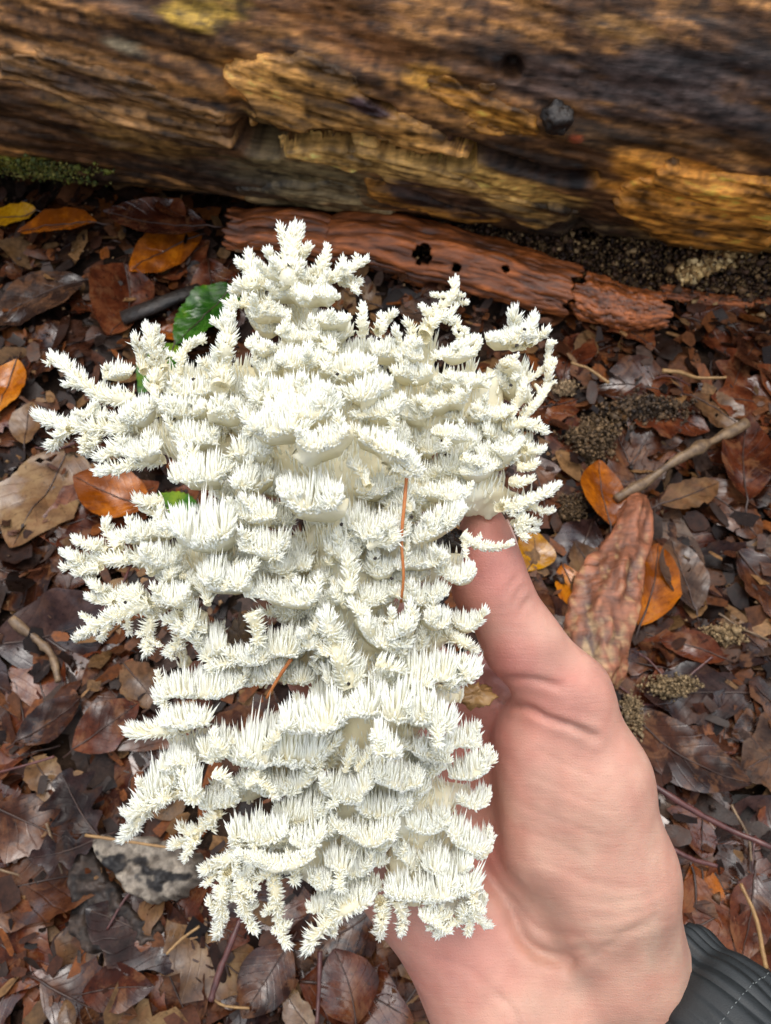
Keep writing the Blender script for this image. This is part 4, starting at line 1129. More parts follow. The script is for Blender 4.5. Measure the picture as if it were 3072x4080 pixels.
# ------------------------------------------------------------------ the fungus
def zb(px, py):
    """how far the fungus bulges towards the camera, mm"""
    return 24 * (1 - ((px - 1300) / 1150) ** 2 - ((py - 2100) / 1750) ** 2) - 6
fungus = empty('coral_fungus', tuple(hp(1500, 2900, -20)))
tag(fungus, 'large white coral-like tooth fungus held up in the hand', 'fungus')
lo_f = np.array(fungus.location)

# T = arm ending in a tip (first point), F = ridge with a fringe; (mode, spine length px, r_tip, r_base, extra mm, points)
BR = [
 # left arms
 ('T', 36, 10, 30, 0, [(205, 1425), (265, 1470), (335, 1530), (420, 1585), (530, 1590)]), ('F', 36, 10, 18, 2, [(415, 1500), (470, 1490), (525, 1480)]),
 ('T', 40, 10, 32, 0, [(150, 1665), (230, 1690), (320, 1705), (430, 1705), (570, 1705)]), ('F', 36, 8, 16, 1, [(335, 1650), (390, 1655), (430, 1660)]),
 ('T', 32, 14, 26, 1, [(205, 1790), (232, 1745), (275, 1710)]), ('T', 26, 9, 18, 0, [(330, 1805), (335, 1765), (345, 1725)]), ('T', 28, 9, 16, 0, [(355, 1810), (375, 1770), (390, 1730)]),
 ('T', 30, 9, 26, 0, [(395, 1890), (450, 1872), (540, 1850), (650, 1830)]), ('T', 32, 8, 20, 3, [(395, 1830), (450, 1800), (490, 1750)]), ('F', 55, 14, 24, 4, [(470, 1800), (550, 1812), (640, 1785)]), ('F', 60, 14, 24, 4, [(485, 1660), (560, 1655), (620, 1610)]),
 ('T', 26, 12, 36, 0, [(580, 1300), (602, 1360), (622, 1450), (615, 1560)]), ('T', 24, 9, 26, 2, [(535, 1345), (555, 1400), (575, 1480)]), ('T', 22, 8, 22, -2, [(640, 1345), (640, 1400), (655, 1470)]),
 ('T', 20, 8, 16, 2, [(808, 1350), (765, 1375), (728, 1415), (716, 1490)]), ('T', 34, 16, 50, 10, [(912, 1268), (908, 1330), (890, 1430), (880, 1540)]), ('T', 22, 8, 18, 6, [(845, 1280), (880, 1300), (905, 1330)]), ('T', 24, 8, 18, 4, [(795, 1440), (830, 1460), (860, 1490)]),
 # crown
 ('T', 28, 26, 58, 2, [(1172, 910), (1168, 970), (1152, 1050), (1150, 1160)]), ('T', 24, 10, 26, 0, [(1112, 905), (1128, 945), (1150, 1000)]), ('T', 22, 10, 26, 0, [(1200, 905), (1185, 950), (1170, 1000)]),
 ('T', 22, 10, 26, 0, [(1235, 985), (1205, 1020), (1180, 1080)]), ('T', 22, 9, 28, 0, [(1305, 985), (1295, 1035), (1255, 1100)]), ('T', 20, 9, 32, 2, [(1462, 1040), (1400, 1068), (1330, 1100), (1240, 1135)]), ('T', 18, 7, 18, 0, [(1435, 1128), (1390, 1110), (1345, 1100)]),
 ('T', 18, 7, 18, 0, [(1424, 1165), (1395, 1135), (1350, 1120)]), ('T', 20, 7, 16, 0, [(1370, 1035), (1360, 1070), (1340, 1100)]), ('T', 22, 9, 24, 0, [(1062, 1000), (1088, 1040), (1120, 1110)]), ('T', 24, 12, 30, 0, [(990, 1010), (1000, 1060), (1020, 1130)]), ('T', 24, 9, 24, 2, [(945, 1045), (985, 1075), (1030, 1110)]),
 ('T', 24, 10, 26, 1, [(920, 1160), (975, 1160), (1050, 1165)]), ('T', 26, 10, 28, 2, [(905, 1220), (970, 1212), (1060, 1210)]), ('F', 26, 14, 26, 4, [(1080, 1180), (1160, 1160), (1240, 1190)]), ('F', 26, 12, 24, 3, [(1000, 1260), (1090, 1240), (1160, 1250)]), ('F', 30, 12, 26, 4, [(1190, 1200), (1280, 1170), (1350, 1180)]),
 ('F', 26, 12, 22, 2, [(1260, 1270), (1340, 1280), (1400, 1260)]), ('F', 28, 12, 24, 5, [(1100, 1330), (1190, 1350), (1270, 1330)]), ('F', 30, 12, 24, 6, [(980, 1360), (1050, 1390), (1110, 1400)]), ('F', 34, 14, 26, 8, [(1000, 1450), (1080, 1470), (1130, 1450)]), ('T', 24, 10, 24, 3, [(935, 1130), (990, 1140), (1060, 1130)]), ('F', 24, 12, 24, 4, [(1050, 1090), (1130, 1080), (1210, 1100)]),
 # upper right
 ('T', 20, 10, 26, 2, [(1447, 1215), (1440, 1270), (1450, 1340)]), ('T', 20, 8, 24, 2, [(1578, 1245), (1545, 1270), (1505, 1320)]), ('T', 18, 8, 18, 2, [(1515, 1258), (1525, 1285), (1520, 1320)]), ('T', 20, 8, 24, 0, [(1615, 1285), (1640, 1310), (1640, 1370)]),
 ('T', 15, 8, 38, 0, [(1820, 1108), (1812, 1165), (1775, 1210), (1725, 1265), (1690, 1340)]), ('T', 10, 6, 14, 0, [(1720, 1177), (1760, 1178), (1800, 1178)]), ('T', 10, 6, 12, 0, [(1848, 1178), (1825, 1178), (1805, 1185)]), ('T', 12, 6, 16, 0, [(1862, 1210), (1830, 1205), (1790, 1200)]), ('T', 16, 8, 20, 0, [(1675, 1215), (1690, 1235), (1720, 1260)]),
 ('T', 20, 8, 24, 0, [(1860, 1338), (1815, 1292), (1760, 1262), (1710, 1300)]), ('F', 24, 10, 18, 2, [(1800, 1382), (1860, 1366), (1915, 1350)]), ('F', 24, 14, 22, 0, [(1745, 1412), (1820, 1408), (1900, 1405)]),
 ('T', 32, 12, 34, 0, [(2040, 1250), (2050, 1300), (2050, 1380)]), ('T', 32, 10, 30, -2, [(2130, 1265), (2112, 1305), (2080, 1370)]), ('F', 34, 12, 28, 0, [(1940, 1362), (2000, 1355), (2060, 1345), (2140, 1350)]), ('T', 20, 8, 22, -4, [(2185, 1318), (2150, 1340), (2110, 1370)]),
 ('T', 12, 14, 26, -5, [(2188, 1360), (2186, 1430), (2182, 1530), (2150, 1590), (2080, 1660)]), ('T', 14, 10, 20, -6, [(2180, 1460), (2140, 1490), (2090, 1520)]), ('F', 18, 14, 34, -2, [(1990, 1440), (2050, 1460), (2080, 1560), (2040, 1640)]),
 ('F', 30, 14, 26, 0, [(1730, 1520), (1810, 1510), (1890, 1520), (1950, 1540)]), ('F', 30, 14, 28, 2, [(1660, 1600), (1760, 1610), (1860, 1590)]), ('F', 26, 12, 26, 0, [(1880, 1620), (1960, 1650), (2040, 1640)]),
 ('T', 20, 10, 30, -4, [(2175, 1725), (2130, 1700), (2080, 1690), (2010, 1700)]), ('T', 18, 8, 22, -4, [(2172, 1790), (2140, 1800), (2090, 1790)]), ('T', 16, 12, 28, -4, [(2145, 1840), (2110, 1860), (2060, 1860)]), ('T', 16, 12, 26, -4, [(2125, 1905), (2090, 1920), (2040, 1920)]),
 ('T', 24, 8, 28, -2, [(2228, 1935), (2190, 1955), (2130, 1985), (2060, 2015), (1990, 2020)]), ('T', 18, 7, 22, -4, [(2205, 2035), (2165, 2040), (2125, 2020), (2070, 2020)]), ('T', 18, 8, 22, -4, [(2150, 2085), (2110, 2080), (2060, 2060)]), ('T', 18, 8, 20, -4, [(2140, 2115), (2105, 2110), (2060, 2080)]),
 ('T', 18, 8, 20, -3, [(2095, 2150), (2075, 2120), (2050, 2080)]), ('T', 14, 10, 26, 0, [(2045, 2165), (1980, 2180), (1900, 2170), (1840, 2130)]), ('F', 26, 12, 26, 0, [(1960, 1780), (2030, 1790), (2090, 1760)]), ('F', 28, 12, 26, 3, [(1720, 1720), (1800, 1740), (1890, 1750)]), ('F', 26, 14, 28, 0, [(1830, 1880), (1920, 1880), (2000, 1840)]),
 # front clumps of the middle
 ('F', 62, 18, 34, 22, [(1000, 1690), (1080, 1722), (1150, 1710), (1190, 1650)]), ('F', 46, 18, 38, 24, [(1185, 1735), (1250, 1775), (1330, 1765), (1385, 1715)]), ('F', 42, 14, 36, 16, [(1430, 1745), (1520, 1782), (1600, 1825), (1672, 1885)]),
 ('F', 80, 20, 42, 18, [(1110, 1950), (1190, 2005), (1290, 2015), (1362, 1965)]), ('F', 60, 20, 38, 14, [(990, 1560), (1090, 1580), (1200, 1570), (1300, 1545)]), ('F', 60, 20, 40, 20, [(1060, 1640), (1150, 1650), (1250, 1650), (1350, 1610)]), ('F', 50, 18, 36, 10, [(1280, 1470), (1390, 1480), (1500, 1460)]),
 ('F', 46, 16, 34, 8, [(1440, 1650), (1540, 1650), (1620, 1600)]), ('F', 46, 18, 32, 8, [(1100, 1430), (1200, 1450), (1300, 1430)]), ('F', 50, 16, 36, 12, [(1380, 1580), (1470, 1570), (1560, 1530)]), ('F', 40, 14, 30, 4, [(1480, 1400), (1580, 1400), (1680, 1420)]), ('F', 44, 14, 30, 4, [(1560, 1480), (1650, 1490), (1720, 1470)]),
 ('F', 50, 16, 28, 6, [(1440, 2150), (1530, 2120), (1600, 2060), (1630, 2000)]), ('F', 52, 14, 28, 6, [(1650, 2160), (1750, 2110), (1830, 2050), (1855, 2020)]), ('F', 40, 14, 26, 4, [(1580, 2255), (1680, 2250), (1780, 2210)]), ('F', 34, 16, 30, 2, [(1690, 1960), (1790, 1980), (1870, 1960)]),
 # left middle ridges
 ('F', 100, 18, 36, 12, [(690, 2085), (760, 2150), (850, 2155), (925, 2095)]), ('F', 72, 16, 30, 6, [(685, 1895), (760, 1915), (860, 1905), (905, 1870)]), ('F', 62, 16, 30, 6, [(690, 1725), (780, 1765), (870, 1755)]), ('F', 66, 16, 32, 12, [(935, 1795), (1010, 1820), (1075, 1795)]), ('F', 50, 16, 30, 10, [(930, 1905), (1010, 1925), (1080, 1900)]),
 ('F', 46, 14, 28, 4, [(640, 1640), (740, 1650), (820, 1620)]), ('F', 46, 16, 30, 8, [(830, 1640), (910, 1660), (960, 1630)]), ('F', 46, 14, 28, 2, [(700, 1560), (780, 1570), (860, 1560)]), ('F', 50, 16, 30, 10, [(930, 2030), (1020, 2060), (1100, 2060)]), ('F', 50, 16, 30, 8, [(960, 2180), (1060, 2190), (1150, 2160)]),
 ('T', 28, 10, 24, -2, [(545, 2000), (595, 2005), (650, 1990)]), ('T', 26, 9, 20, -2, [(570, 2030), (615, 2045), (650, 2060)]), ('F', 20, 14, 22, -3, [(640, 2000), (655, 2080), (660, 2170)]),
 ('T', 28, 8, 30, 0, [(250, 2205), (310, 2232), (390, 2235), (490, 2232), (610, 2225)]), ('T', 24, 8, 20, 0, [(250, 2265), (300, 2255), (360, 2240)]), ('T', 24, 8, 20, 0, [(300, 2290), (340, 2275), (400, 2260)]), ('T', 28, 8, 24, 1, [(296, 2155), (350, 2170), (430, 2195)]), ('T', 28, 8, 24, 1, [(418, 2078), (432, 2125), (475, 2185)]),
 ('F', 42, 10, 26, 1, [(440, 2145), (520, 2145), (620, 2135), (700, 2140)]), ('F', 46, 12, 28, 6, [(560, 2215), (640, 2240), (720, 2230)]), ('T', 28, 8, 28, 0, [(345, 2305), (400, 2350), (470, 2372), (570, 2380)]), ('T', 24, 8, 20, 0, [(350, 2380), (400, 2392), (460, 2400)]),
 ('T', 28, 8, 30, 0, [(305, 2550), (355, 2512), (425, 2470), (505, 2438), (600, 2400)]), ('T', 20, 8, 16, 0, [(325, 2450), (365, 2475), (400, 2480)]), ('T', 20, 7, 16, 0, [(398, 2552), (420, 2515), (445, 2470)]), ('T', 20, 7, 18, 0, [(515, 2522), (508, 2465), (520, 2400)]), ('T', 28, 8, 26, 0, [(585, 2600), (592, 2540), (603, 2470), (625, 2400)]), ('T', 16, 7, 14, 0, [(552, 2530), (575, 2515), (600, 2500)]), ('T', 14, 6, 12, 0, [(638, 2572), (612, 2560), (596, 2540)]),
 ('F', 42, 14, 26, 8, [(640, 2375), (700, 2395), (755, 2355)]), ('T', 26, 10, 26, 0, [(668, 2605), (700, 2580), (720, 2520), (700, 2440)]), ('T', 22, 8, 18, 2, [(655, 2480), (690, 2470), (720, 2450)]),
 ('F', 58, 16, 30, 10, [(800, 2300), (870, 2335), (950, 2335), (985, 2300)]), ('F', 48, 14, 30, 8, [(980, 2370), (1090, 2378), (1190, 2392), (1272, 2362)]), ('T', 28, 10, 28, 8, [(1030, 2570), (1020, 2510), (1000, 2440)]), ('F', 54, 16, 28, 4, [(915, 2630), (1000, 2645), (1100, 2600), (1200, 2585), (1270, 2565)]), ('F', 40, 14, 28, 4, [(740, 2400), (775, 2480), (750, 2550)]),
 ('F', 50, 14, 28, 2, [(1050, 2260), (1150, 2270), (1240, 2260)]), ('F', 60, 14, 28, 2, [(780, 2570), (840, 2600), (900, 2560)]),
 # centre right lower
 ('T', 30, 12, 30, 10, [(1378, 2225), (1395, 2290), (1385, 2360)]), ('F', 40, 12, 24, 4, [(1280, 2420), (1345, 2400), (1405, 2370)]), ('F', 46, 14, 32, 8, [(1430, 2430), (1480, 2530), (1560, 2580), (1620, 2590)]), ('F', 46, 14, 28, 9, [(1550, 2530), (1625, 2505), (1655, 2450)]), ('F', 40, 14, 26, 4, [(1690, 2470), (1750, 2490), (1790, 2470)]),
 ('F', 36, 12, 26, -2, [(1800, 2478), (1860, 2495), (1915, 2470)]), ('T', 20, 10, 24, -3, [(1895, 2600), (1860, 2570), (1800, 2540)]), ('F', 36, 10, 26, 2, [(1770, 2300), (1850, 2300), (1893, 2262)]), ('F', 44, 12, 26, 2, [(1580, 2380), (1680, 2390), (1780, 2370)]),
 ('F', 62, 16, 34, 6, [(1480, 2720), (1620, 2710), (1760, 2705), (1850, 2695), (1908, 2668)]), ('T', 44, 12, 44, 10, [(1292, 2450), (1320, 2530), (1360, 2640), (1400, 2740)]), ('F', 60, 16, 30, 6, [(1290, 2700), (1370, 2730), (1450, 2680)]), ('F', 50, 14, 26, 2, [(1270, 2560), (1340, 2560), (1420, 2540)]),
 # lower left
 ('F', 66, 12, 28, 2, [(625, 2800), (690, 2765), (770, 2758), (870, 2755), (965, 2728)]), ('F', 58, 12, 28, 2, [(640, 2880), (750, 2880), (835, 2868)]), ('T', 32, 24, 38, 0, [(515, 2920), (570, 2920), (640, 2912), (730, 2890)]), ('F', 66, 16, 30, 2, [(800, 2990), (870, 3000), (930, 2970)]),
 ('F', 80, 12, 30, 1, [(560, 3205), (630, 3150), (700, 3090), (720, 3010)]), ('T', 30, 8, 30, 0, [(492, 3350), (535, 3290), (585, 3232), (655, 3180), (740, 3145)]), ('T', 28, 8, 24, 1, [(492, 3240), (540, 3245), (600, 3205)]), ('F', 70, 14, 28, 6, [(735, 3120), (770, 3170), (800, 3150)]), ('F', 50, 12, 24, 2, [(640, 3060), (720, 3060), (780, 3040)]),
 ('T', 28, 9, 24, 1, [(685, 3375), (740, 3350), (800, 3300), (870, 3240)]), ('T', 26, 8, 20, 1, [(715, 3295), (750, 3320), (790, 3310)]), ('T', 22, 8, 18, 1, [(735, 3430), (755, 3380), (780, 3340)]), ('F', 50, 12, 24, 0, [(800, 3220), (880, 3210), (950, 3170)]),
 ('F', 105, 14, 30, 4, [(925, 3015), (1010, 3028), (1110, 3030), (1210, 3025), (1290, 3012)]), ('F', 76, 20, 40, 18, [(1120, 2868), (1190, 2895), (1290, 2885), (1400, 2835)]), ('F', 80, 18, 38, 14, [(1400, 2850), (1540, 2835), (1690, 2865), (1800, 2895)]), ('F', 50, 14, 28, 22, [(1490, 2900), (1530, 2985), (1585, 3015)]),
 ('F', 56, 14, 30, 2, [(955, 3125), (1050, 3140), (1140, 3145), (1250, 3095)]), ('F', 60, 14, 30, 2, [(1100, 3245), (1200, 3258), (1300, 3235)]), ('F', 70, 14, 30, 8, [(915, 3325), (1000, 3338), (1090, 3335), (1145, 3300)]), ('F', 50, 14, 28, 8, [(1155, 3335), (1230, 3355), (1295, 3310)]), ('F', 30, 16, 34, 10, [(970, 3410), (1080, 3440), (1190, 3435), (1250, 3400)]),
 ('F', 46, 14, 26, 6, [(1230, 3505), (1290, 3530), (1320, 3500)]), ('F', 56, 14, 30, 2, [(1225, 3625), (1350, 3610), (1480, 3590)]), ('F', 40, 16, 34, 8, [(1360, 3310), (1480, 3350), (1590, 3290)]), ('F', 66, 16, 32, 8, [(1290, 3140), (1380, 3170), (1480, 3130)]), ('F', 60, 16, 32, 8, [(1500, 3110), (1590, 3130), (1680, 3110)]), ('F', 60, 14, 28, 2, [(1420, 3220), (1540, 3230), (1640, 3190)]),
 ('F', 40, 14, 28, 6, [(1400, 3020), (1460, 3060), (1550, 3060)]), ('F', 56, 14, 30, 2, [(1300, 3440), (1400, 3470), (1480, 3440)]),
 # lower right edge
 ('F', 55, 12, 28, 0, [(1780, 2965), (1855, 2955), (1912, 2925)]), ('F', 58, 12, 32, 0, [(1790, 3085), (1880, 3090), (1942, 3038)]), ('F', 40, 10, 24, -1, [(1840, 3195), (1915, 3205), (1952, 3168)]), ('F', 56, 12, 32, 0, [(1780, 3290), (1850, 3360), (1920, 3395), (1958, 3335)]), ('F', 54, 14, 28, 2, [(1650, 2990), (1730, 3010), (1800, 2990)]), ('F', 60, 14, 30, 0, [(1620, 3290), (1710, 3310), (1790, 3270)]),
 ('F', 70, 14, 32, 4, [(1540, 3560), (1660, 3575), (1790, 3570), (1905, 3515)]), ('F', 30, 10, 28, 4, [(1668, 3635), (1720, 3655), (1800, 3645)]), ('F', 60, 14, 30, 2, [(1690, 3450), (1790, 3470), (1880, 3440)]), ('T', 22, 8, 26, 4, [(1742, 3730), (1775, 3700), (1830, 3660), (1860, 3600)]), ('T', 16, 8, 20, 2, [(1702, 3700), (1745, 3695), (1790, 3670)]), ('T', 22, 8, 24, 4, [(1865, 3720), (1870, 3680), (1880, 3610)]), ('T', 22, 8, 24, 4, [(1952, 3690), (1920, 3680), (1890, 3640), (1890, 3560)]), ('F', 44, 12, 26, 2, [(1850, 3600), (1910, 3600), (1935, 3570)]),
 ('T', 24, 10, 26, 2, [(1600, 3715), (1605, 3650), (1580, 3580)]), ('T', 24, 8, 28, 2, [(1510, 3735), (1522, 3665), (1515, 3590)]), ('F', 60, 14, 28, -2, [(1330, 3540), (1430, 3560), (1520, 3530)]),
 ('T', 32, 9, 32, 4, [(1228, 3785), (1262, 3722), (1325, 3660), (1410, 3600)]), ('T', 20, 8, 18, 4, [(1330, 3720), (1330, 3690), (1340, 3650)]), ('T', 24, 8, 30, 4, [(1138, 3765), (1115, 3685), (1102, 3600), (1090, 3490)]), ('T', 16, 7, 14, 4, [(1050, 3645), (1080, 3630), (1105, 3610)]), ('T', 16, 7, 12, 4, [(1158, 3680), (1135, 3690), (1115, 3690)]),
 ('T', 24, 8, 30, 3, [(866, 3735), (882, 3665), (880, 3580), (910, 3470)]), ('T', 24, 8, 26, 4, [(1012, 3712), (985, 3655), (965, 3590), (960, 3500)]), ('T', 16, 7, 14, 4, [(1022, 3605), (1000, 3615), (975, 3610)]), ('T', 22, 8, 20, 3, [(828, 3590), (855, 3630), (880, 3650)]), ('T', 24, 12, 28, 3, [(805, 3475), (845, 3452), (905, 3425), (970, 3370)]), ('T', 20, 8, 18, 3, [(818, 3530), (845, 3495), (870, 3460)]), ('F', 44, 12, 28, 5, [(930, 3480), (980, 3490), (1010, 3450)]), ('F', 36, 12, 26, 4, [(880, 3560), (930, 3570), (970, 3550)]),
]
POLY = np.array([(1100, 950), (1250, 1010), (1380, 1100), (1440, 1270), (1600, 1340), (1740, 1300), (2000, 1370), (2130, 1400), (2130, 1560), (2060, 1680), (2100, 1800), (2060, 2000), (2040, 2100), (1860, 2120), (1830, 2280), (1760, 2400), (1830, 2500), (1820, 2650), (1780, 2720), (1800, 2950), (1830, 3100), (1780, 3200), (1860, 3400),
                 (1860, 3600), (1700, 3590), (1500, 3560), (1300, 3580), (1000, 3540), (890, 3440), (880, 3300), (780, 3150), (640, 3110), (620, 2950), (730, 2800), (690, 2600), (660, 2450), (470, 2400), (420, 2220), (610, 2150), (650, 2000), (490, 1820), (330, 1720), (350, 1660), (500, 1600), (580, 1500), (650, 1400), (860, 1420), (960, 1270), (970, 1150), (1010, 1050)], float)
HOLES = [(1800, 1457, 60, 36), (1985, 1397, 44, 28), (1913, 1480, 22, 32), (2112, 1455, 28, 34), (785, 1440, 60, 60), (560, 1528, 22, 32), (1045, 1502, 34, 22), (1292, 1232, 40, 24), (700, 2020, 40, 60), (612, 1792, 22, 22), (940, 2575, 44, 66), (1078, 2525, 26, 44),
         (960, 2865, 70, 44), (1000, 2800, 44, 56), (1085, 2790, 38, 38), (985, 3242, 60, 30), (880, 3330, 30, 30), (1775, 2165, 55, 40), (600, 1440, 24, 30), (1880, 2565, 40, 40)]
def in_poly(x, y):
    ins = np.zeros(np.shape(x), bool); n = len(POLY)
    for i in range(n):
        x1, y1 = POLY[i]; x2, y2 = POLY[(i + 1) % n]
        ins ^= ((y1 > y) != (y2 > y)) & (x < (x2 - x1) * (y - y1) / (y2 - y1 + 1e-9) + x1)
    return ins
def poly_dist(x, y):
    dist = np.full(np.shape(x), 1e9); n = len(POLY)
    for i in range(n):
        x1, y1 = POLY[i]; x2, y2 = POLY[(i + 1) % n]
        L2 = (x2 - x1) ** 2 + (y2 - y1) ** 2; u = np.clip(((x - x1) * (x2 - x1) + (y - y1) * (y2 - y1)) / L2, 0, 1)
        dist = np.minimum(dist, np.hypot(x - x1 - u * (x2 - x1), y - y1 - u * (y2 - y1)))
    return np.where(in_poly(x, y), dist, -dist)
def hole_dist(x, y, grow=1.0):
    h = np.full(np.shape(x), 1e9)
    for cx, cy, rx, ry in HOLES:
        h = np.minimum(h, (np.hypot((x - cx) / rx, (y - cy) / ry) - grow) * min(rx, ry))
    return h
BR += [('F', 70, 14, 28, 3, [(1370, 2085), (1430, 2100), (1490, 2090)]), ('F', 56, 14, 26, 5, [(1300, 2180), (1380, 2200), (1440, 2180)]), ('F', 44, 12, 26, 4, [(1420, 1940), (1490, 1960), (1560, 1940)]), ('F', 44, 12, 26, 3, [(1450, 2260), (1510, 2280), (1570, 2260)]),
       ('F', 44, 12, 26, 3, [(1420, 2370), (1490, 2390), (1560, 2370)]), ('F', 40, 12, 24, 2, [(1540, 2010), (1580, 1990), (1660, 1960)]), ('T', 24, 8, 20, 12, [(1400, 1850), (1440, 1880), (1470, 1940)]), ('T', 24, 8, 20, 8, [(1560, 2180), (1520, 2160), (1470, 2180)])]
# more ridges filling the body behind the traced ones
fill = random.Random(21)
n_named_br = len(BR)
yy = 1120
while yy < 3560:
    xx = 430 + fill.uniform(0, 150)
    while xx < 2050:
        x0 = xx + fill.gauss(0, 30); y0 = yy + fill.gauss(0, 28)
        if poly_dist(np.array(x0), np.array(y0)) > 70 and hole_dist(np.array(x0), np.array(y0)) > 55:
            hl = fill.uniform(45, 85); tl = fill.uniform(-.8, .8)
            pts_ = [(x0 - hl, y0 - tl * hl + fill.uniform(-15, 10)), (x0, y0 + fill.uniform(5, 25)), (x0 + hl, y0 + tl * hl + fill.uniform(-15, 10))]
            if all(hole_dist(np.array(a), np.array(b)) > 12 for a, b in pts_):
                BR.append(('F', fill.uniform(36, 62), 13, fill.uniform(22, 30), fill.uniform(-9, -3), pts_))
        xx += fill.uniform(130, 180)
    yy += 105

for q in range(95):                     # thin branchlets running every way between the ridges
    x0, y0 = fill.uniform(500, 2000), fill.uniform(1180, 3520)
    if poly_dist(np.array(x0), np.array(y0)) < 80 or hole_dist(np.array(x0), np.array(y0)) < 70: continue
    a = fill.uniform(0, 2 * math.pi); l_ = fill.uniform(70, 150); dx, dy = math.cos(a) * l_, math.sin(a) * l_ * .8
    if hole_dist(np.array(x0 + dx), np.array(y0 + dy)) < 25: continue
    BR.append(('T', fill.uniform(20, 30), 7, 18, fill.uniform(0, 11), [(x0 + dx, y0 + dy), (x0 + dx * .5 + fill.gauss(0, 14), y0 + dy * .5 + fill.gauss(0, 14)), (x0, y0)]))

def spines_for(P, T, R, mode, L, seed):
    """bases, directions, lengths, radii of the spines on one branch (metres)"""
    r = np.random.default_rng(seed)
    seg = np.linalg.norm(np.diff(P, axis=0), axis=1).sum() / MM
    n = int(max(20, seg / 9.0 * (12.2 if mode == 'F' else 9)))
    s = r.random(n) * (len(P) - 1)
    if mode == 'T': s = np.where(r.random(n) < .16, r.random(n) ** 2 * (len(P) - 1) * .18, s)
    i = np.minimum(s.astype(int), len(P) - 2); f = (s - i)[:, None]
    p = P[i] * (1 - f) + P[i + 1] * f; t = T[i] * (1 - f) + T[i + 1] * f; t /= np.linalg.norm(t, axis=1)[:, None]
    rad = R[i] * (1 - f[:, 0]) + R[i + 1] * f[:, 0]
    zc = np.tile(-FW, (n, 1)); zc -= t * (zc * t).sum(1)[:, None]; zc /= np.linalg.norm(zc, axis=1)[:, None]
    u = np.cross(t, zc); u *= np.where((u @ UP) < 0, -1, 1)[:, None]
    coh = np.stack([noise3(p * 210 + q * 7.7, 60 + q) for q in range(3)], -1)      # neighbours lean together
    if mode == 'F':
        th = np.radians(r.uniform(-112, 155, n)); e = s / (len(P) - 1) * 2 - 1
        nn = np.cos(th)[:, None] * zc + np.sin(th)[:, None] * u
        low = sstep(.10, -.60, np.sin(th))
        dirv = (0.28 + .35 * low)[:, None] * nn + (1.1 - .45 * low)[:, None] * UP + 0.10 * -FW + (0.75 * np.sign(e) * np.abs(e) ** 5)[:, None] * t + .30 * coh + r.normal(0, .05, (n, 3))
        ln = 1.3 * L * (0.60 + .42 * np.clip(np.sin(th), 0, 1)) * r.uniform(.70, 1.15, n) * (1 - .5 * np.abs(e) ** 4) * (1 - .58 * low) * (1 + .35 * coh[:, 0]) * np.where(r.random(n) < .13, 1.35, 1.0)
        bend = np.where(low > .4, .6, .10)
    else:
        th = r.uniform(0, 2 * np.pi, n); e = s / (len(P) - 1)
        nn = np.cos(th)[:, None] * zc + np.sin(th)[:, None] * u
        tipw = np.exp(-e * 9)
        dirv = 0.80 * nn * (1 - .65 * tipw)[:, None] - (0.30 + .6 * tipw)[:, None] * t + 0.45 * UP + .25 * coh + r.normal(0, .10, (n, 3))
        ln = 1.02 * L * r.uniform(.55, 1.3, n) * (1 + .3 * coh[:, 1])
        ln = np.where(np.sin(th) > .2, ln * 1.2, ln * .85)
        bend = np.full(n, .14)
    dirv /= np.linalg.norm(dirv, axis=1)[:, None]
    base = p + nn * (rad * .82)[:, None]
    br = ((4.1 + 0.036 * L) if mode == 'F' else (3.9 + .036 * L)) * r.uniform(.75, 1.3, n) * MM
    return base, nn, dirv, ln * MM, br, bend

def ridge_body(P, T, R, mode, seed):
    """flesh of a branch: a ridge runs back and down into the body like the edge of a shelf"""
    n = len(P); ns = 10
    zc = np.tile(-FW, (n, 1)); zc -= T * (zc * T).sum(1)[:, None]; zc /= np.linalg.norm(zc, axis=1)[:, None]
    u = np.cross(T, zc); u *= np.where((u @ UP) < 0, -1, 1)[:, None]
    th = np.linspace(0, 2 * np.pi, ns, endpoint=False)
    e = np.linspace(-1, 1, n)
    k = (3.6 if mode == 'F' else .6) * (1 - np.abs(e) ** 3) if mode == 'F' else .5 * (e + 1) / 2
    st = 1 + np.asarray(k)[:, None] * np.clip(np.cos(th - math.radians(192)), 0, 1)[None] ** 3
    V = P[:, None] + (R[:, None] * st)[..., None] * (np.cos(th)[None, :, None] * zc[:, None] + np.sin(th)[None, :, None] * u[:, None])
    V = V + ((noise3(V * 330, seed) * .35 + noise3(V * 900, seed + 1) * .16) * R[:, None])[..., None] * ((V - P[:, None]) / (np.linalg.norm(V - P[:, None], axis=-1)[..., None] + 1e-9))
    idx = np.arange(n * ns).reshape(n, ns); nx_ = np.roll(idx, -1, 1)
    Fq = np.stack([idx[:-1], nx_[:-1], nx_[1:], idx[1:]], -1).reshape(-1, 4)
    return V.reshape(-1, 3), Fq

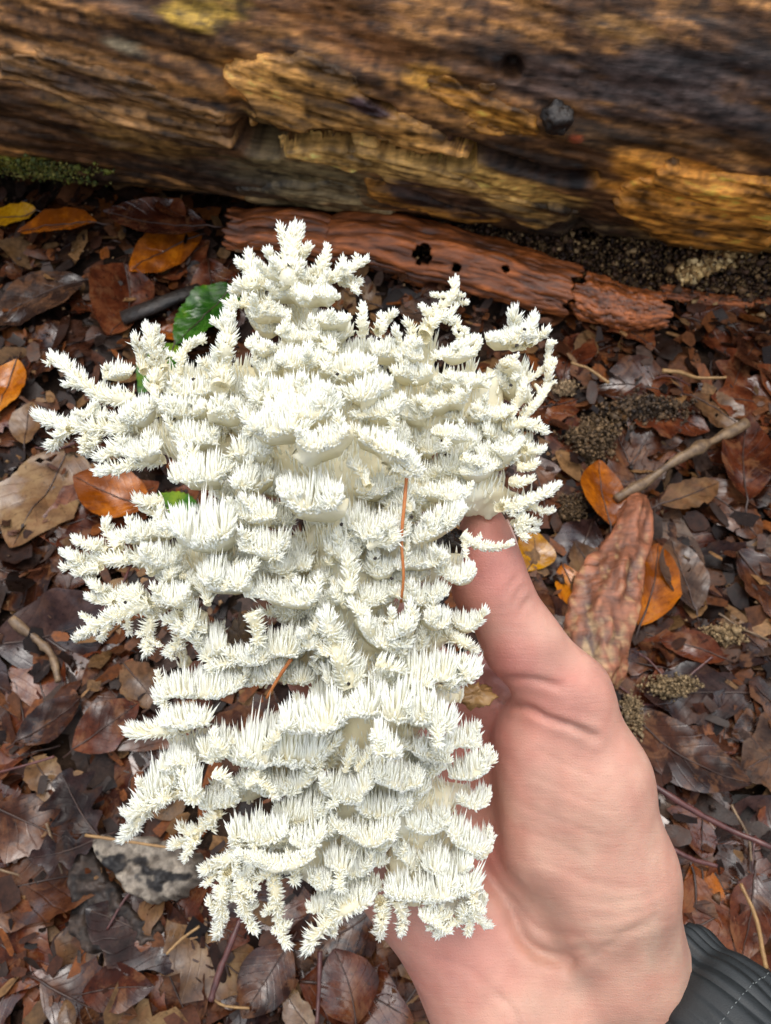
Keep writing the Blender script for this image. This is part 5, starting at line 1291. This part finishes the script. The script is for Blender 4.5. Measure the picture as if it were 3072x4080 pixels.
RINGS = np.array([0, .52]); PROF = np.array([1.0, .62])
def spine_mesh(base, nn, dirv, ln, br, bend, ns=4):
    """pointed, slightly bowed cones: two rings and a point, 12 triangles each"""
    n = len(base); nr = len(RINGS); nvs = nr * ns + 1
    side = np.cross(dirv, nn + 1e-3); side /= np.linalg.norm(side, axis=1)[:, None] + 1e-9
    oth = np.cross(dirv, side)
    th = np.linspace(0, 2 * np.pi, ns, endpoint=False) + .4
    V = np.zeros((n, nvs, 3))
    for k, (h, pr) in enumerate(zip(RINGS, PROF)):
        c = base + dirv * (ln * h)[:, None] + nn * (ln * bend * (4 * h * (1 - h)) * .5)[:, None]
        V[:, k * ns:(k + 1) * ns] = c[:, None] + (br * pr)[:, None, None] * (np.cos(th)[None, :, None] * side[:, None] + np.sin(th)[None, :, None] * oth[:, None])
    V[:, -1] = base + dirv * ln[:, None]
    f = []
    for j in range(ns):
        j1 = (j + 1) % ns
        f += [(j, j1, ns + j1), (j, ns + j1, ns + j), (ns + j, ns + j1, 2 * ns)]
    Fq = (np.array(f)[None] + nvs * np.arange(n)[:, None, None]).reshape(-1, 3)
    return V.reshape(-1, 3), Fq
SPC = np.array([(.94, .89, .71)] * 4 + [(.95, .955, .895)] * 4 + [(.945, .965, .955)])
def spcol(V): return np.tile(SPC, (len(V) // 9, 1))
all_big = []
for bi, (mode, L, r0, r1, ez, pts_) in enumerate(BR):
    P2 = np.array(pts_, float)
    seg = np.linalg.norm(np.diff(P2, axis=0), axis=1).sum()
    n = int(max(8, seg / 12))
    Q = catmull(P2, n)
    if mode == 'F': Q[:, 1] += 13 * noise3(np.stack([np.arange(n) * .21, np.zeros(n) + bi * 1.3, np.zeros(n)], -1), 14)
    zmm = zb(Q[:, 0], Q[:, 1]) + ez + 3.5 * noise3(np.stack([np.arange(n) * .22, np.zeros(n) + bi, np.zeros(n)], -1), 4)
    P = held(Q[:, 0], Q[:, 1], zmm / 1000.0)
    T = np.gradient(P, axis=0); T /= np.linalg.norm(T, axis=1)[:, None]
    e = np.linspace(0, 1, n)
    if mode == 'T': R = (r0 + (r1 - r0) * e ** .8)
    else: R = .5 * r0 + (r1 - .5 * r0) * np.sin(np.pi * np.clip(e * .94 + .03, 0, 1)) ** .7
    R = R * MM * (.60 if mode == 'F' else .70)
    if mode == 'F': L = L * (.80 + .25 * float(sstep(1500, 2500, Q[:, 1].mean())))
    curves = [(P, T, R, mode, L)]
    rs_ = np.random.default_rng(4000 + bi)
    nsp = int(seg / 42) if mode == 'F' else (int(seg / 60) if seg > 150 else 0)
    for q in range(nsp):                                   # small side sprigs break up the edge
        k0 = rs_.integers(1, n - 1); t0 = T[k0]
        if mode == 'F':
            dv_ = t0 * rs_.normal(0, .95) + UP * rs_.normal(.35, .5) + -FW * rs_.uniform(-.1, .6); l_ = rs_.uniform(30, 78)
        else:
            sg_ = rs_.choice([-1, 1]); pr_ = np.cross(t0, -FW); dv_ = pr_ * sg_ - t0 * .7 + rs_.normal(0, .25, 3); l_ = rs_.uniform(26, 52) * (.5 + e[k0])
        dv_ /= np.linalg.norm(dv_)
        m_ = 8; h_ = np.linspace(1, 0, m_)[:, None]
        sp_ = P[k0] + dv_ * h_ * l_ * MM + (rs_.normal(0, .18, 3) + UP * .12) * (h_ ** 2) * l_ * MM
        st_ = np.gradient(sp_, axis=0); st_ /= np.linalg.norm(st_, axis=1)[:, None]
        curves.append((sp_, st_, np.linspace(4, 12, m_) * MM, 'T', min(27, .42 * L + 7) if mode == 'F' else L * .72))
    VV, FF, SS, off_ = [], [], [], 0
    for ci, (cp, ct, cr, cm, cl) in enumerate(curves):
        V, Fq = ridge_body(cp, ct, cr, cm, bi + 1000 * ci)
        VV.append(V); FF.append(Fq + off_); off_ += len(V)
        SS.append(spines_for(cp, ct, cr, cm, cl, 900 + bi + 1000 * ci))
    bo = mesh_obj('branch', np.vstack(VV) - lo_f, np.vstack(FF), M['flesh'], fungus)
    sp = [np.concatenate([q[k_] for q in SS]) for k_ in range(6)]
    big = np.argsort(-sp[3])[:2] if bi < n_named_br else np.array([], int)
    for q in big: all_big.append((sp[3][q], bo, [a[q] for a in sp]))
    k = np.ones(len(sp[3]), bool); k[big] = False
    V, Fq = spine_mesh(*[a[k] for a in sp])
    so = mesh_obj('spines', V - lo_f, Fq, M['spine'], bo, col=spcol(V))
    tag(so, kind='stuff')
# the longest spines are pieces of their own
all_big.sort(key=lambda q: -q[0])
for ln_, bo, a in all_big[:300]:
    V, Fq = spine_mesh(*[np.array([q]) for q in a])
    mesh_obj('spine', V - lo_f, Fq, M['spine'], bo, col=spcol(V))

# fleshy body joining the branches
LIMBS = [((1500, 2950), (1400, 2400), 130, 140), ((1400, 2400), (1400, 1850), 140, 150), ((1400, 1850), (1270, 1480), 150, 110), ((1270, 1480), (1170, 1080), 100, 50), ((1350, 2250), (900, 2220), 110, 70), ((900, 2220), (560, 2230), 70, 30), ((1350, 1900), (850, 1800), 120, 80), ((850, 1800), (480, 1710), 80, 30),
         ((1250, 1550), (850, 1560), 110, 80), ((850, 1560), (620, 1520), 80, 34), ((1450, 1700), (1850, 1600), 130, 90), ((1850, 1600), (2080, 1480), 90, 40), ((1500, 1950), (1850, 1940), 120, 90), ((1850, 1940), (2070, 2010), 90, 34), ((1500, 2950), (1200, 2980), 120, 70), ((1200, 2980), (720, 2960), 60, 40), ((1500, 3050), (1250, 3350), 130, 90), ((1250, 3350), (940, 3480), 90, 40),
         ((1550, 3050), (1650, 3480), 130, 90), ((1650, 3480), (1840, 3600), 80, 36), ((1450, 2650), (1150, 2660), 100, 60), ((1150, 2660), (760, 2640), 45, 30), ((1500, 2600), (1800, 2520), 100, 50), ((1550, 2800), (1810, 2760), 100, 46), ((1500, 3150), (1830, 3170), 120, 50), ((900, 2250), (620, 2420), 50, 30), ((1450, 1850), (1700, 1420), 90, 50), ((1300, 3450), (1400, 3590), 80, 40), ((1500, 2250), (1800, 2230), 100, 50), ((1650, 3250), (1850, 3380), 80, 40), ((1900, 1650), (2100, 1830), 70, 30), ((1150, 3100), (820, 3180), 60, 36)]
hv2 = 0.0016
prims = [(hp(a[0], a[1], zb(*a) - 15), hp(b[0], b[1], zb(*b) - 13), ra * MM, rb * MM) for a, b, ra, rb in LIMBS]
allp = np.array([p for q in prims for p in q[:2]]); lo2 = allp.min(0) - .018; hi2 = allp.max(0) + .018
dims = np.ceil((hi2 - lo2) / hv2).astype(int)
PG = np.stack(np.meshgrid(*[lo2[i] + hv2 * np.arange(dims[i]) for i in range(3)], indexing='ij'), -1).astype(np.float32)
d = None
for (a, b, ra, rb) in prims:
    q = seg_dist(PG, a.astype(np.float32), b.astype(np.float32), ra, rb)
    if d is None: d = q; continue
    h_ = np.clip(.5 + .5 * (d - q) / .008, 0, 1); d = d * (1 - h_) + q * h_ - .008 * h_ * (1 - h_)
near = d < .01
qx, qy, qd = project(PG[near])
dn = d[near] + .0030 * fbm(PG[near] * 150, 33, 3)
d[near] = np.maximum(dn, -(hole_dist(qx, qy, 1.0)) * MM)
V, Fq = surface_nets(d, lo2, hv2); del PG
V = laplace(V, Fq, 1, .5)
N = vert_normals(V, Fq)
if ((V - V.mean(0)) * N).sum() < 0: Fq = Fq[:, ::-1]
stem = mesh_obj('stem', V - lo_f, Fq, M['flesh'], fungus)
N = vert_normals(V, Fq)
cand = np.where((N @ -FW > .05))[0]
r_ = np.random.default_rng(31)
# short spines growing on the body, thick in some patches and bare in others
patch = noise3(V[cand] * 55, 77)
cand = cand[patch + r_.random(len(cand)) * 1.1 > .45]
cand = r_.choice(cand, min(7000, len(cand)), replace=False)
n_ = len(cand); b_p = V[cand] + r_.normal(0, .0005, (n_, 3)); coh = np.stack([noise3(b_p * 210 + q * 7.7, 60 + q) for q in range(3)], -1)
dv = .35 * N[cand] + 1.0 * UP + .12 * -FW + .3 * coh + r_.normal(0, .05, (n_, 3)); dv /= np.linalg.norm(dv, axis=1)[:, None]
sv, sf = spine_mesh(b_p - N[cand] * .0004, N[cand], dv, r_.uniform(26, 72, n_) * MM, r_.uniform(4.4, 6.6, n_) * MM, np.full(n_, .1))
tag(mesh_obj('spines', sv - lo_f, sf, M['spine'], stem, col=spcol(sv)), kind='stuff')

# ------------------------------------------------------------------ small things caught in the fungus
def held_strand(name, pts_, r, mat, label, cat):
    P = np.array([hp(*q) for q in pts_]); P = catmull(P, 18)
    V, Fq = tube(P, np.linspace(r, r * .7, 18), 7, .15, 2)
    loc = P[9]; o = mesh_obj(name, V - loc, Fq, mat); o.location = loc
    return tag(o, label, cat)
held_strand('needle', [(1620, 1905, 26), (1612, 2000, 27), (1600, 2150, 26), (1608, 2290, 24), (1598, 2400, 20)], .00055, M['needle'], 'long orange-brown needle lying down the face of the fungus', 'needle')
held_strand('needle', [(1160, 2625, 18), (1110, 2700, 16), (1062, 2782, 12)], .0006, M['needle'], 'short orange needle over the dark gap in the fungus', 'needle')
def held_lump(px, py, dz, r, seed, name, mat, label, cat, flat=(1, 1, .7)):
    V, Fq = lump((0, 0, 0), r, seed, flat, .7, 16, 2.5); o = mesh_obj(name, V, Fq, mat); o.location = hp(px, py, dz)
    return tag(o, label, cat)
held_lump(1775, 2165, -8, .0058, 3, 'dirt_clump', M['dirt'], 'black crumb of dirt caught beside the thumb tip', 'dirt', (1.2, .8, .8))
held_lump(960, 2570, -12, .0062, 4, 'dirt_clump', M['twig'], 'brown crumbly bit of bark caught in the fungus gap', 'dirt', (.9, 1.3, .8))
held_lump(1893, 2770, -12, .0042, 6, 'dirt_clump', M['straw'], 'tan flake of wood stuck in the thumb crook', 'wood flake', (1.3, .8, .5))
for k, (px, py) in enumerate([(1345, 1490), (1465, 1485), (1330, 1760), (1360, 2090), (1495, 2225), (770, 1510), (930, 1440), (1780, 1345), (2090, 1312), (2060, 1375), (1560, 2305), (1640, 2060), (780, 2045), (1465, 1340), (500, 2400), (1510, 1350), (1390, 2725), (2035, 1535), (2120, 1565)]):
    held_lump(px, py, zb(px, py) + 12, .00042, 20 + k, 'speck', M['dirt'], 'tiny dark speck of soil stuck on the fungus', 'speck')['group'] = 'dark specks on the fungus'
